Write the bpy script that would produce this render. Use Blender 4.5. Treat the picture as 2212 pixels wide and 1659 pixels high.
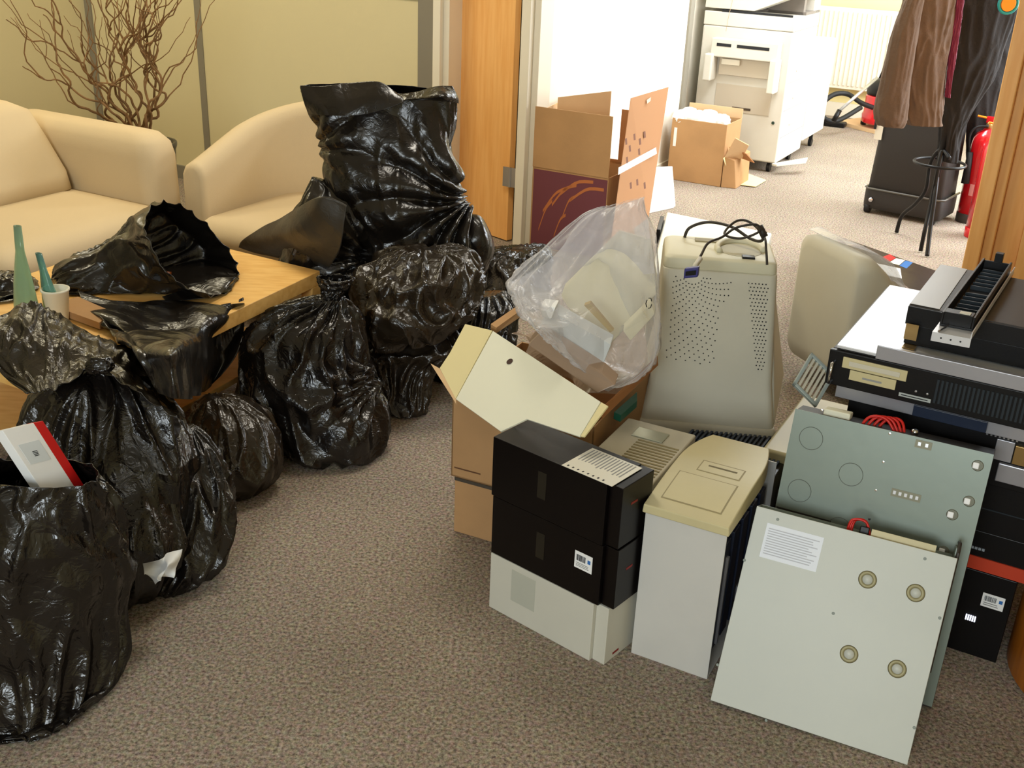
import bpy, bmesh, math, random
import numpy as np
from mathutils import Vector, Matrix, noise
from math import sin, cos, radians, pi, sqrt, atan2, exp

S = bpy.context.scene
for o in list(bpy.data.objects): bpy.data.objects.remove(o)
V3 = Vector
def nvec(p):   # repeatable vector noise
    return Vector((noise.noise(p + Vector((13.1, 7.7, 3.3))), noise.noise(p + Vector((-5.2, 21.4, 9.9))), noise.noise(p + Vector((31.7, -8.8, 17.6)))))
# ------------------------------------------------------------------ camera
F_PX, PITCH, ROLL, CH = 2350.0, radians(24), radians(2.5), 1.65
fwd = V3((0, cos(PITCH), -sin(PITCH))); rt0 = V3((1, 0, 0)); up0 = rt0.cross(fwd)
RT = cos(ROLL) * rt0 + sin(ROLL) * up0
UP = cos(ROLL) * up0 - sin(ROLL) * rt0
CAM = V3((0, 0, CH))
cd = bpy.data.cameras.new('camera'); cam = bpy.data.objects.new('camera', cd)
S.collection.objects.link(cam); S.camera = cam
cam.matrix_world = Matrix(((RT.x, UP.x, -fwd.x, 0), (RT.y, UP.y, -fwd.y, 0), (RT.z, UP.z, -fwd.z, CH), (0, 0, 0, 1)))
cd.sensor_fit = 'HORIZONTAL'; cd.sensor_width = 36; cd.lens = 36 * F_PX / 2212
cd.clip_start = 0.05; cd.clip_end = 60
# ------------------------------------------------------------------ world + light + exposure
S.view_settings.view_transform = 'Standard'; S.view_settings.look = 'None'
S.view_settings.gamma = 1; S.view_settings.exposure = 0.0
w = bpy.data.worlds.new('world'); S.world = w; w.use_nodes = True
bg = w.node_tree.nodes['Background']; bg.inputs[0].default_value = (0.80, 0.86, 0.95, 1); bg.inputs[1].default_value = 0.16

A = V3((cos(radians(28)), -sin(radians(28)), 0)); B = V3((sin(radians(28)), cos(radians(28)), 0)); Z = V3((0, 0, 1))
J = V3((-.022, 5.511, 0))
def R(s, t, z=0): return J + A * s + B * t + Z * z

def area(name, loc, target, sx, sy, power, col):
    l = bpy.data.lights.new(name, 'AREA'); l.shape = 'RECTANGLE'; l.size = sx; l.size_y = sy; l.energy = power; l.color = col
    o = bpy.data.objects.new(name, l); S.collection.objects.link(o); o.location = loc
    d = (V3(target) - V3(loc)).normalized(); o.rotation_euler = d.to_track_quat('-Z', 'Y').to_euler()
    return o
WARM = (1.0, .90, .66); DAY = (.87, .94, 1.0); COOL = (.90, .96, 1.0)
# reception ceiling fittings, plus an added front fill
area('ceiling_light_reception', R(-1.2, -1.3, 2.62), R(-1.2, -1.3, 0), .6, .6, 17, WARM)
area('ceiling_light_sofa', R(-2.45, -1.7, 2.62), R(-2.45, -1.7, 0), .6, .6, 24, WARM)
area('ceiling_light_middle', V3((-.3, 3.8, 2.62)), V3((-.3, 3.8, 0)), .6, .6, 24, (1, .93, .8))
area('ceiling_light_behind', V3((.4, -.6, 2.62)), V3((.4, .6, 0)), 1.2, .6, 8, (1, .97, .9))
area('front_fill_light', R(2.2, -7.45, 1.75), R(1.4, -2.5, .3), 2.2, 1.3, 130, (.86, .95, 1.0))  # added cool fill behind the camera; the wall there has no window
# bright office beyond the doorway
area('office_window', R(3.6, 2.6, 1.55), R(.6, 2.2, .6), 2.6, 1.5, 215, DAY)
area('office_ceiling_light', R(1.2, 1.6, 2.6), R(1.2, 1.6, 0), 1.2, .6, 74, DAY)
area('office_ceiling_light_far', R(1.9, 3.6, 2.6), R(1.9, 3.6, 0), 1.2, .6, 65, DAY)

# ------------------------------------------------------------------ pixel helpers (measured points of the place)
def ray(px, py): return fwd + RT * ((px - 1106) / F_PX) + UP * ((829.5 - py) / F_PX)
def W(px, py, z=0.0):
    d = ray(px, py); return CAM + d * ((z - CH) / d.z)
def D(px, py, Y):
    d = ray(px, py); return CAM + d * (Y / d.y)

# ------------------------------------------------------------------ materials
def lin(c):
    f = lambda x: x / 12.92 if x <= .04045 else ((x + .055) / 1.055) ** 2.4
    return tuple(f(v / 255) for v in c) + (1,)
MATS = {}
def mat(name, col, rough=.6, metal=0, bump=0, bscale=60, spec=.5, var=0, vscale=8, trans=0, alpha=1, emit=None, ior=1.45, coat=0, stretch=None, col2=None):
    if name in MATS: return MATS[name]
    m = bpy.data.materials.new(name); m.use_nodes = True; nt = m.node_tree; N = nt.nodes; L = nt.links
    p = N['Principled BSDF']; c = lin(col)
    p.inputs['Base Color'].default_value = c; p.inputs['Roughness'].default_value = rough; p.inputs['Metallic'].default_value = metal
    p.inputs['Specular IOR Level'].default_value = spec; p.inputs['IOR'].default_value = ior
    p.inputs['Transmission Weight'].default_value = trans; p.inputs['Alpha'].default_value = alpha; p.inputs['Coat Weight'].default_value = coat
    if emit: p.inputs['Emission Color'].default_value = lin(emit[0]); p.inputs['Emission Strength'].default_value = emit[1]
    tc = N.new('ShaderNodeTexCoord'); mp = N.new('ShaderNodeMapping'); L.new(tc.outputs['Object'], mp.inputs[0])
    if stretch: mp.inputs['Scale'].default_value = stretch
    if var or col2:
        n = N.new('ShaderNodeTexNoise'); n.inputs['Scale'].default_value = vscale; n.inputs['Detail'].default_value = 4; L.new(mp.outputs[0], n.inputs[0])
        r = N.new('ShaderNodeValToRGB'); L.new(n.outputs[0], r.inputs[0])
        c2 = lin(col2) if col2 else tuple(v * (1 - var) for v in c[:3]) + (1,)
        r.color_ramp.elements[0].color = c2; r.color_ramp.elements[1].color = c
        r.color_ramp.elements[0].position = .35; r.color_ramp.elements[1].position = .62
        L.new(r.outputs[0], p.inputs['Base Color'])
    if bump:
        n2 = N.new('ShaderNodeTexNoise'); n2.inputs['Scale'].default_value = bscale; n2.inputs['Detail'].default_value = 3; L.new(mp.outputs[0], n2.inputs[0])
        b = N.new('ShaderNodeBump'); b.inputs['Strength'].default_value = bump; b.inputs['Distance'].default_value = .01
        L.new(n2.outputs[0], b.inputs['Height']); L.new(b.outputs[0], p.inputs['Normal'])
    MATS[name] = m; return m

def carpet_mat():
    m = bpy.data.materials.new('carpet'); m.use_nodes = True; nt = m.node_tree; N = nt.nodes; L = nt.links; p = N['Principled BSDF']
    p.inputs['Roughness'].default_value = .95; p.inputs['Specular IOR Level'].default_value = .1
    tc = N.new('ShaderNodeTexCoord')
    n = N.new('ShaderNodeTexNoise'); n.inputs['Scale'].default_value = 120; n.inputs['Detail'].default_value = 5; n.inputs['Roughness'].default_value = .75
    L.new(tc.outputs['Object'], n.inputs[0]); r = N.new('ShaderNodeValToRGB'); L.new(n.outputs[0], r.inputs[0])
    e = r.color_ramp.elements; e[0].position = .36; e[0].color = lin((98, 87, 76)); e[1].position = .64; e[1].color = lin((206, 190, 172))
    x = r.color_ramp.elements.new(.5); x.color = lin((164, 149, 132))
    v = N.new('ShaderNodeTexNoise'); v.inputs['Scale'].default_value = 2.2; v.inputs['Detail'].default_value = 3; L.new(tc.outputs['Object'], v.inputs[0])
    hv = N.new('ShaderNodeTexNoise'); hv.inputs['Scale'].default_value = 90; hv.inputs['Detail'].default_value = 2; L.new(tc.outputs['Object'], hv.inputs[0])
    mh = N.new('ShaderNodeMixRGB'); mh.blend_type = 'OVERLAY'; mh.inputs[0].default_value = .28; L.new(r.outputs[0], mh.inputs[1]); L.new(hv.outputs[1], mh.inputs[2])
    mx = N.new('ShaderNodeMixRGB'); mx.blend_type = 'MULTIPLY'; mx.inputs[0].default_value = .35
    L.new(mh.outputs[0], mx.inputs[1]); L.new(v.outputs[0], mx.inputs[2]); L.new(mx.outputs[0], p.inputs['Base Color'])
    b = N.new('ShaderNodeBump'); b.inputs['Strength'].default_value = .6; b.inputs['Distance'].default_value = .006
    L.new(n.outputs[0], b.inputs['Height']); L.new(b.outputs[0], p.inputs['Normal']); MATS['carpet'] = m; return m

def wood_mat(name, c1, c2, sc=(14, 14, 1.2), rough=.4):
    m = mat(name, c1, rough=rough, vscale=3, col2=c2, stretch=sc, bump=.03, bscale=8); return m

def plastic_bag(name, col=(22, 18, 15), rough=.21, k=1.0):
    """thin polythene: sharp straight creases with flat facets between them"""
    m = bpy.data.materials.new(name); m.use_nodes = True; nt = m.node_tree; N = nt.nodes; L = nt.links; p = N['Principled BSDF']
    p.inputs['Base Color'].default_value = lin(col); p.inputs['Roughness'].default_value = rough; p.inputs['Specular IOR Level'].default_value = .6
    tc = N.new('ShaderNodeTexCoord'); last = None
    rot = [(.3, .7, .2), (1.3, .2, .9), (.6, 1.9, 1.4), (2.2, 1.1, .4)]
    for i, r_ in enumerate(rot):
        mp = N.new('ShaderNodeMapping'); mp.inputs['Rotation'].default_value = r_; L.new(tc.outputs['Object'], mp.inputs[0])
        wv = N.new('ShaderNodeTexWave'); wv.wave_profile = 'TRI'; wv.inputs['Scale'].default_value = (1.6, 2.3, 3.4, 5.2)[i]; wv.inputs['Distortion'].default_value = (5, 6, 5, 5)[i]
        wv.inputs['Detail'].default_value = 1.0; wv.inputs['Detail Scale'].default_value = (1.1, 1.0, .9, .8)[i]; L.new(mp.outputs[0], wv.inputs[0])
        mu = N.new('ShaderNodeMath'); mu.operation = 'MULTIPLY_ADD'; mu.inputs[1].default_value = (1.0, .75, .5, .33)[i]; L.new(wv.outputs['Fac'], mu.inputs[0])
        if last is None: mu.inputs[2].default_value = 0
        else: L.new(last, mu.inputs[2])
        last = mu.outputs[0]
    fn = N.new('ShaderNodeTexNoise'); fn.inputs['Scale'].default_value = 26; fn.inputs['Detail'].default_value = 3; fn.inputs['Distortion'].default_value = 2.2; L.new(tc.outputs['Object'], fn.inputs[0])
    mu = N.new('ShaderNodeMath'); mu.operation = 'MULTIPLY_ADD'; mu.inputs[1].default_value = .30; L.new(fn.outputs[0], mu.inputs[0]); L.new(last, mu.inputs[2]); last = mu.outputs[0]
    b = N.new('ShaderNodeBump'); b.inputs['Strength'].default_value = .6 * k; b.inputs['Distance'].default_value = .022
    L.new(last, b.inputs['Height']); L.new(b.outputs[0], p.inputs['Normal']); MATS[name] = m; return m

def film_mat(name, col, opac, rough=.2):
    m = bpy.data.materials.new(name); m.use_nodes = True; nt = m.node_tree; N = nt.nodes; L = nt.links; p = N['Principled BSDF']
    p.inputs['Base Color'].default_value = lin(col); p.inputs['Roughness'].default_value = rough
    lw = N.new('ShaderNodeLayerWeight'); lw.inputs[0].default_value = .35
    ma = N.new('ShaderNodeMath'); ma.operation = 'MULTIPLY_ADD'; ma.inputs[1].default_value = .5; ma.inputs[2].default_value = opac; L.new(lw.outputs['Facing'], ma.inputs[0])
    L.new(ma.outputs[0], p.inputs['Alpha'])
    tc = N.new('ShaderNodeTexCoord'); n = N.new('ShaderNodeTexNoise'); n.inputs['Scale'].default_value = 10; n.inputs['Detail'].default_value = 4; n.inputs['Distortion'].default_value = 1.5
    L.new(tc.outputs['Object'], n.inputs[0]); b = N.new('ShaderNodeBump'); b.inputs['Strength'].default_value = .5; b.inputs['Distance'].default_value = .02
    L.new(n.outputs[0], b.inputs['Height']); L.new(b.outputs[0], p.inputs['Normal']); MATS[name] = m; return m

carpet = carpet_mat()
wall_m = mat('cream_wall_panel', (213, 201, 160), .75, bump=.05, bscale=250)
white_wall = mat('white_wall_paint', (240, 234, 220), .8, bump=.04, bscale=200)
yellow_wall = mat('yellow_wall_paint', (236, 220, 160), .8, bump=.04, bscale=200)
grey_trim = mat('grey_metal_trim', (140, 134, 120), .45, .2, bump=.02)
white_trim = mat('white_gloss_paint', (232, 224, 205), .35, bump=.02)
ceil_m = mat('ceiling_tile', (225, 220, 205), .9, bump=.3, bscale=120)
door_wood = wood_mat('beech_veneer', (246, 188, 116), (238, 174, 100))
table_wood = wood_mat('birch_veneer', (242, 194, 116), (230, 176, 96), (3, 14, 14))
desk_wood = wood_mat('cherry_veneer', (196, 116, 30), (176, 98, 22))
fabric = mat('cream_upholstery', (208, 187, 150), .85, bump=.12, bscale=420, spec=.2)
bagm = plastic_bag('black_bin_liner')
bagm2 = plastic_bag('brownish_bin_liner', (40, 32, 22), .24)
matte_bag = plastic_bag('matte_bin_liner', (56, 50, 40), .42, .35)
bagm3 = plastic_bag('smooth_bin_liner', (24, 20, 16), .24, .55)
card = mat('brown_cardboard', (186, 144, 98), .85, var=.12, vscale=5, bump=.05, bscale=90)
card2 = mat('pale_cardboard', (222, 186, 142), .85, var=.08, vscale=5)
card_in = mat('cardboard_inside', (176, 122, 76), .9, var=.1)
white_card = mat('white_card', (232, 230, 208), .7, var=.04, vscale=3)
cream_card = mat('cream_card', (226, 212, 160), .7)
black_card = mat('black_gloss_card', (9, 5, 5), .35, spec=.3, bump=.03, bscale=15)
grey_card = mat('pale_grey_card', (205, 202, 188), .6, var=.05, vscale=4)
beige = mat('beige_plastic', (204, 192, 148), .45, var=.06, vscale=5, bump=.02, bscale=300)
beige2 = mat('pale_beige_plastic', (208, 202, 182), .5, var=.06, vscale=4, bump=.03, bscale=400)
crt_m = mat('grey_beige_plastic', (204, 198, 178), .5, var=.06, vscale=4, bump=.03, bscale=400)
crt_top = mat('pale_monitor_plastic', (214, 208, 180), .5, bump=.03, bscale=400)
putty = mat('painted_steel_putty', (196, 198, 188), .42, .0, var=.06, vscale=3, bump=.01)
zinc = mat('zinc_steel', (128, 138, 128), .38, .3, var=.08, vscale=3, bump=.02, bscale=30)
steel = mat('bright_steel', (190, 190, 192), .28, .8, var=.08, vscale=3)
alu = mat('brushed_aluminium', (176, 176, 182), .35, .6, bump=.02)
silver = mat('silver_sheet', (220, 220, 222), .35, .3)
blackp = mat('black_plastic', (12, 11, 12), .4, spec=.35, bump=.03, bscale=200)
blackm = mat('black_painted_steel', (52, 46, 40), .5, .1, bump=.01)
dark = mat('dark_interior', (14, 16, 24), .6)
grill_m = mat('dark_grille', (40, 48, 54), .45, .3)
tower_white = mat('off_white_steel', (204, 202, 196), .5, var=.05, vscale=6, bump=.01)
blue_dark = mat('dark_blue_plastic', (38, 44, 62), .45)
paper = mat('white_paper', (240, 240, 238), .7)
paper_grey = mat('grey_print', (150, 150, 148), .8)
ink = mat('black_ink', (25, 25, 28), .7)
red_ink = mat('red_print', (200, 22, 20), .5)
blue_ink = mat('blue_print', (50, 110, 180), .5)
purple_ink = mat('purple_print', (112, 58, 66), .6)
gold_ink = mat('gold_print', (186, 110, 60), .6)
red_paint = mat('red_gloss_paint', (205, 20, 30), .25, coat=.5)
rubber = mat('black_rubber', (18, 17, 17), .6)
copier_m = mat('copier_plastic', (216, 210, 196), .5, var=.03)
copier_d = mat('copier_panel', (196, 184, 164), .55)
brown_coat = mat('brown_coat_cloth', (100, 80, 64), .85, bump=.25, bscale=60, var=.15)
black_coat = mat('black_coat_cloth', (30, 27, 26), .9, bump=.25, bscale=60)
navy_coat = mat('dark_blue_lining', (36, 36, 60), .7)
maroon = mat('maroon_lining', (110, 20, 55), .6)
suit_m = mat('black_case_fabric', (42, 38, 35), .55, bump=.1, bscale=200)
green_glass = mat('green_glass', (186, 214, 176), .12, trans=.6, ior=1.25)
teal_glass = mat('teal_glass', (150, 200, 188), .1, trans=.7, ior=1.25)
cup_m = mat('white_cup_foam', (224, 220, 200), .6)
willow = mat('willow_bark', (134, 98, 56), .7, var=.35, vscale=20)
pot_m = mat('dark_glazed_pot', (50, 46, 40), .3)
soil_m = mat('dark_soil', (40, 32, 26), .95, bump=.5)
film = film_mat('clear_plastic_film', (226, 226, 230), .17)
film2 = film_mat('milky_plastic_film', (224, 222, 230), .42, .3)
foam_m = mat('cream_foam', (226, 220, 190), .8, var=.05)
red_wire = mat('red_wire', (200, 30, 20), .4)
teal_p = mat('teal_plastic', (20, 140, 150), .4)
orange_p = mat('orange_plastic', (235, 140, 30), .4)
orange_red = mat('orange_red_panel', (190, 62, 34), .5)
green_pcb = mat('green_pcb', (20, 90, 70), .5)
brass = mat('brass_metal', (170, 140, 90), .35, .8)
vga_m = mat('blue_connector', (58, 56, 120), .45)
chrome = mat('chrome', (210, 210, 215), .12, 1)

# ------------------------------------------------------------------ builders
def link(name, me, m, parent=None, smooth=False):
    o = bpy.data.objects.new(name, me); S.collection.objects.link(o)
    if m: me.materials.append(m)
    if smooth:
        for p in me.polygons: p.use_smooth = True
    if parent is not None:
        o.parent = parent; o.matrix_parent_inverse = parent_inv(parent)
    return o
def world_of(o):
    M = Matrix.LocRotScale(o.location, o.rotation_euler, o.scale)
    return world_of(o.parent) @ o.matrix_parent_inverse @ M if o.parent else M
def parent_inv(p): return world_of(p).inverted()
def thing(name, label, cat, loc=(0, 0, 0), group=None):
    o = bpy.data.objects.new(name, None); S.collection.objects.link(o); o.location = loc; o.empty_display_size = .1
    o['label'] = label; o['category'] = cat
    if group: o['group'] = group
    return o
def tag(o, label, cat, group=None):
    o['label'] = label; o['category'] = cat
    if group: o['group'] = group
    return o
def struct(o): o['kind'] = 'structure'; return o

class Fr:
    def __init__(s, o, u, v=None, w=Z):
        s.o = V3(o); s.u = V3(u).normalized(); s.w = V3(w).normalized(); s.v = V3(v).normalized() if v is not None else s.w.cross(s.u).normalized()
    def __call__(s, a, b, c=0): return s.o + s.u * a + s.v * b + s.w * c
RF = Fr(J, A, B)
WF = Fr((0, 0, 0), (1, 0, 0), (0, 1, 0))

class M:
    def __init__(s): s.bm = bmesh.new()
    def box(s, f, a0, a1, b0, b1, c0, c1):
        v = [s.bm.verts.new(f(a, b, c)) for c in (c0, c1) for b in (b0, b1) for a in (a0, a1)]
        for q in ((0, 1, 3, 2), (4, 6, 7, 5), (0, 4, 5, 1), (2, 3, 7, 6), (0, 2, 6, 4), (1, 5, 7, 3)): s.bm.faces.new([v[i] for i in q])
        return s
    def hexa(s, pts):   # 8 world points: bottom 4 loop, top 4 loop
        v = [s.bm.verts.new(p) for p in pts]
        for q in ((3, 2, 1, 0), (4, 5, 6, 7), (0, 1, 5, 4), (1, 2, 6, 5), (2, 3, 7, 6), (3, 0, 4, 7)): s.bm.faces.new([v[i] for i in q])
        return s
    def prism(s, pts, off):
        off = V3(off); a = [s.bm.verts.new(p) for p in pts]; b = [s.bm.verts.new(V3(p) + off) for p in pts]; n = len(pts)
        s.bm.faces.new(a); s.bm.faces.new(b[::-1])
        for i in range(n): s.bm.faces.new((a[i], b[i], b[(i + 1) % n], a[(i + 1) % n]))
        return s
    def tube(s, pts, r, seg=8, cap=True):
        pts = [V3(p) for p in pts]; n = len(pts); rs = r if isinstance(r, (list, tuple)) else [r] * n
        t0 = (pts[1] - pts[0]).normalized(); nn = t0.orthogonal().normalized(); rings = []
        for i, p in enumerate(pts):
            t = (pts[min(i + 1, n - 1)] - pts[max(i - 1, 0)]).normalized()
            nn = (nn - t * nn.dot(t)); nn = nn.normalized() if nn.length > 1e-6 else t.orthogonal().normalized()
            bb = t.cross(nn)
            rings.append([s.bm.verts.new(p + (nn * cos(2 * pi * k / seg) + bb * sin(2 * pi * k / seg)) * rs[i]) for k in range(seg)])
        for i in range(n - 1):
            for k in range(seg): s.bm.faces.new((rings[i][k], rings[i][(k + 1) % seg], rings[i + 1][(k + 1) % seg], rings[i + 1][k]))
        if cap: s.bm.faces.new(rings[0][::-1]); s.bm.faces.new(rings[-1])
        return s
    def lathe(s, f, prof, seg=24, cap=True, sx=1, sy=1):   # prof [(r,z)]
        rings = [[s.bm.verts.new(f(r * sx * cos(2 * pi * k / seg), r * sy * sin(2 * pi * k / seg), z)) for k in range(seg)] for r, z in prof]
        for i in range(len(prof) - 1):
            for k in range(seg): s.bm.faces.new((rings[i][k], rings[i][(k + 1) % seg], rings[i + 1][(k + 1) % seg], rings[i + 1][k]))
        if cap: s.bm.faces.new(rings[0][::-1]); s.bm.faces.new(rings[-1])
        return s
    def rrloft(s, f, secs, n=6, cap=True):   # secs: (a0,a1,b0,b1,c,r) rounded rectangles stacked along w
        rings = []
        for a0, a1, b0, b1, c, r in secs:
            ring = []
            for (cx, cy, an) in ((a1 - r, b1 - r, 0), (a0 + r, b1 - r, 90), (a0 + r, b0 + r, 180), (a1 - r, b0 + r, 270)):
                for k in range(n + 1):
                    t = radians(an + 90 * k / n); ring.append(s.bm.verts.new(f(cx + r * cos(t), cy + r * sin(t), c)))
            rings.append(ring)
        m = len(rings[0])
        for i in range(len(rings) - 1):
            for k in range(m): s.bm.faces.new((rings[i][k], rings[i][(k + 1) % m], rings[i + 1][(k + 1) % m], rings[i + 1][k]))
        if cap: s.bm.faces.new(rings[0][::-1]); s.bm.faces.new(rings[-1])
        return s
    def build(s, name, m, parent=None, bevel=0, smooth=False, seg=2, solid=0):
        bmesh.ops.recalc_face_normals(s.bm, faces=s.bm.faces)
        me = bpy.data.meshes.new(name); s.bm.to_mesh(me); s.bm.free()
        o = link(name, me, m, parent, smooth)
        if solid:
            d = o.modifiers.new('s', 'SOLIDIFY'); d.thickness = solid; d.offset = 0
        if bevel:
            d = o.modifiers.new('b', 'BEVEL'); d.width = bevel; d.segments = seg; d.limit_method = 'ANGLE'; d.angle_limit = radians(40)
            if not smooth and bevel >= .004:
                for p in me.polygons: p.use_smooth = True
                d.harden_normals = True
        return o
def cr(p, t):   # catmull-rom through list p, t in 0..len-1
    n = len(p); i = min(int(t), n - 2); f = t - i
    a, b, c, d = p[max(i - 1, 0)], p[i], p[i + 1], p[min(i + 2, n - 1)]
    return ((b * 2) + (c - a) * f + (a * 2 - b * 5 + c * 4 - d) * f * f + (b * 3 - a - c * 3 + d) * f * f * f) * .5
def curve_pts(p, n):
    p = [V3(q) for q in p]; return [cr(p, (len(p) - 1) * k / (n - 1)) for k in range(n)]

# crumple displacement shared by bags and films
TRI = []
_r = random.Random(77)
for _i in range(7):
    v_ = V3((_r.gauss(0, 1), _r.gauss(0, 1), _r.gauss(0, 1))).normalized(); TRI.append((v_, _r.uniform(2.2, 7.5), _r.random()))
def tri(x): return abs((x % 1.0) * 2 - 1)
def crumple(p, th, t, seed, fold, lump, crk, neck, nk=3.2):
    s = V3((seed * 3.7, seed * 1.3, seed * 2.1))
    wv = nvec(p * 3.0 + s) * .09
    d = lump * noise.noise(p * 4.0 + s)
    q = V3((cos(th) * nk, sin(th) * nk, t * 1.1)) + s + wv * 5
    r = 1 - abs(noise.noise(q)) * 2.4
    d += fold * (max(r, 0) ** 1.6 - .35)
    pw = p + wv
    for i, (v, f, ph) in enumerate(TRI):
        d += crk * (2.6 / f) * (tri(pw.dot(v) * f + ph + seed * .37 * (i + 1)) - .5)
    if neck:
        g = abs(sin(th * 8 + 2.5 * noise.noise(V3((th * 1.5, t * 1.5, seed)))))
        d += neck * (g - .5)
    return d

def sack(name, rings, seed, m, parent=None, nu=110, nv=150, fold=.018, lump=.035, crk=.010, neckt=None, neckamp=.012, openend=False, thick=0, zmin=.004, zfun=None, foci=()):
    """rings: list of (centre, e1, e2) half axes; lofted bottom to top."""
    C = [V3(r[0]) for r in rings]; E1 = [V3(r[1]) for r in rings]; E2 = [V3(r[2]) for r in rings]; n = len(rings)
    me = bpy.data.meshes.new(name); vs = []; fs = []
    P = [[None] * nv for _ in range(nu)]
    for i in range(nu):
        t = (n - 1) * i / (nu - 1); c = cr(C, t); a = cr(E1, t); b = cr(E2, t)
        for j in range(nv):
            th = 2 * pi * j / nv; P[i][j] = c + a * cos(th) + b * sin(th)
    for i in range(nu):
        t = (n - 1) * i / (nu - 1); tt = i / (nu - 1)
        rad = min(cr(E1, t).length, cr(E2, t).length)
        k = min(1, rad / .12)
        nw = 0
        if neckt is not None: nw = exp(-((tt - neckt) / .16) ** 2)
        for j in range(nv):
            du = P[min(i + 1, nu - 1)][j] - P[max(i - 1, 0)][j]; dv = P[i][(j + 1) % nv] - P[i][j - 1]
            nn = dv.cross(du)
            if nn.length < 1e-9: nn = P[i][j] - cr(C, t)
            if nn.length < 1e-9: nn = Z.copy()
            nn.normalize(); p = P[i][j]
            if nn.dot(p - cr(C, t)) < 0 and abs(nn.z) < .9: nn = -nn
            d = crumple(p, 2 * pi * j / nv, tt * 4, seed, fold * (1 + nw), lump, crk, neckamp * nw) * (k if not openend else max(k, .3))
            for (fp, fa, fk, fr_) in foci:
                v_ = p - fp; rr_ = v_.length; an_ = atan2(v_.z, v_.x); d += fa * (abs(sin(fk * an_ + 1.5 * noise.noise(p * 4))) - .5) * exp(-(rr_ / fr_) ** 2) * min(1, rr_ / .05)
            q = p + nn * d
            zz = zmin if zfun is None else zfun(q)
            if q.z < zz: q.z = zz + (zz - q.z) * .02
            vs.append(q)
    for i in range(nu - 1):
        for j in range(nv):
            fs.append((i * nv + j, i * nv + (j + 1) % nv, (i + 1) * nv + (j + 1) % nv, (i + 1) * nv + j))
    fs.append(tuple(range(nv))[::-1])
    if not openend: fs.append(tuple((nu - 1) * nv + j for j in range(nv)))
    me.from_pydata([tuple(v) for v in vs], [], fs); o = link(name, me, m, parent, True)
    if thick:
        d = o.modifiers.new('s', 'SOLIDIFY'); d.thickness = thick; d.offset = 0
    return o
def PR(xl, yl, xr, yr, Y, ratio=.85, dY=0, zr=0):
    """ring between two measured silhouette points at distance Y"""
    L = D(xl, yl, Y); Rr = D(xr, yr, Y + dY); e1 = (Rr - L) / 2; c = (L + Rr) / 2
    back = V3((-e1.y, e1.x, 0)).normalized() if (abs(e1.x) + abs(e1.y)) > 1e-6 else V3((0, 1, 0))
    e2 = back * e1.length * ratio + Z * zr
    return (c, e1, e2)
def sheet(name, ctrl, nu, nv, seed, m, parent=None, lump=.01, crk=.006, fold=0, thick=.002, zfun=None, smooth=True):
    rows = [[V3(p) for p in r] for r in ctrl]; me = bpy.data.meshes.new(name); P = []
    for i in range(nu):
        t = (len(rows) - 1) * i / (nu - 1); col = [cr([r[k] for r in rows], t) for k in range(len(rows[0]))]
        P.append([cr(col, (len(col) - 1) * j / (nv - 1)) for j in range(nv)])
    vs = []
    for i in range(nu):
        for j in range(nv):
            du = P[min(i + 1, nu - 1)][j] - P[max(i - 1, 0)][j]; dv = P[i][min(j + 1, nv - 1)] - P[i][max(j - 1, 0)]
            nn = du.cross(dv); nn = nn.normalized() if nn.length > 1e-9 else Z.copy(); p = P[i][j]
            d = crumple(p, j / nv * 5, i / nu * 3, seed, fold, lump, crk, 0)
            q = p + nn * d
            if zfun is not None: q.z = max(q.z, zfun(q))
            vs.append(tuple(q))
    fs = [(i * nv + j, i * nv + j + 1, (i + 1) * nv + j + 1, (i + 1) * nv + j) for i in range(nu - 1) for j in range(nv - 1)]
    me.from_pydata(vs, [], fs); o = link(name, me, m, parent, smooth)
    if thick:
        d = o.modifiers.new('s', 'SOLIDIFY'); d.thickness = thick; d.offset = 0
    return o
def lines_print(name, f, a0, a1, b0, b1, c, rows, m, parent, seed=1, hgt=.5, rag=.3, axis='v'):
    """rows of print on a sheet lying in plane u,v at height c"""
    rnd = random.Random(seed); k = M(); st = (b1 - b0) / rows
    for i in range(rows):
        x1 = a1 - rnd.random() * rag * (a1 - a0); y = b0 + st * (i + .25)
        if axis == 'v': k.box(f, a0, x1, y, y + st * hgt, c, c + .0004)
        else: k.box(f, a0, x1, c, c + .0004, y, y + st * hgt)
    return k.build(name, m, parent)
def barcode(name, f, a0, a1, b0, b1, c, m, parent, n=16, seed=3):
    rnd = random.Random(seed); k = M(); x = a0
    st = (a1 - a0) / n
    for i in range(n):
        wd = st * rnd.choice((.3, .5, .7)); k.box(f, x, x + wd, c, c + .0004, b0, b1); x += st
    return k.build(name, m, parent)

# ================================================================== ROOM
H = 2.7
M().box(WF, -7, 8, -3, 15, -.1, 0)\
    .build('floor', carpet).update_tag()
struct(bpy.data.objects['floor'])
struct(M().box(WF, -7, 8, -3, 15, H, H + .1).build('ceiling', ceil_m))
SC = -3.02
struct(M().box(RF, SC, -.5, 0, .1, 0, H).build('wall_back', wall_m))
struct(M().box(RF, SC - .1, SC, -7.6, .1, 0, H).build('wall_left', wall_m))
struct(M().box(RF, SC - .1, 4.5, -7.7, -7.6, 0, H).build('wall_front', wall_m))
struct(M().box(RF, 4.4, 4.5, -7.6, 0, 0, H).build('wall_right', wall_m))
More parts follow.
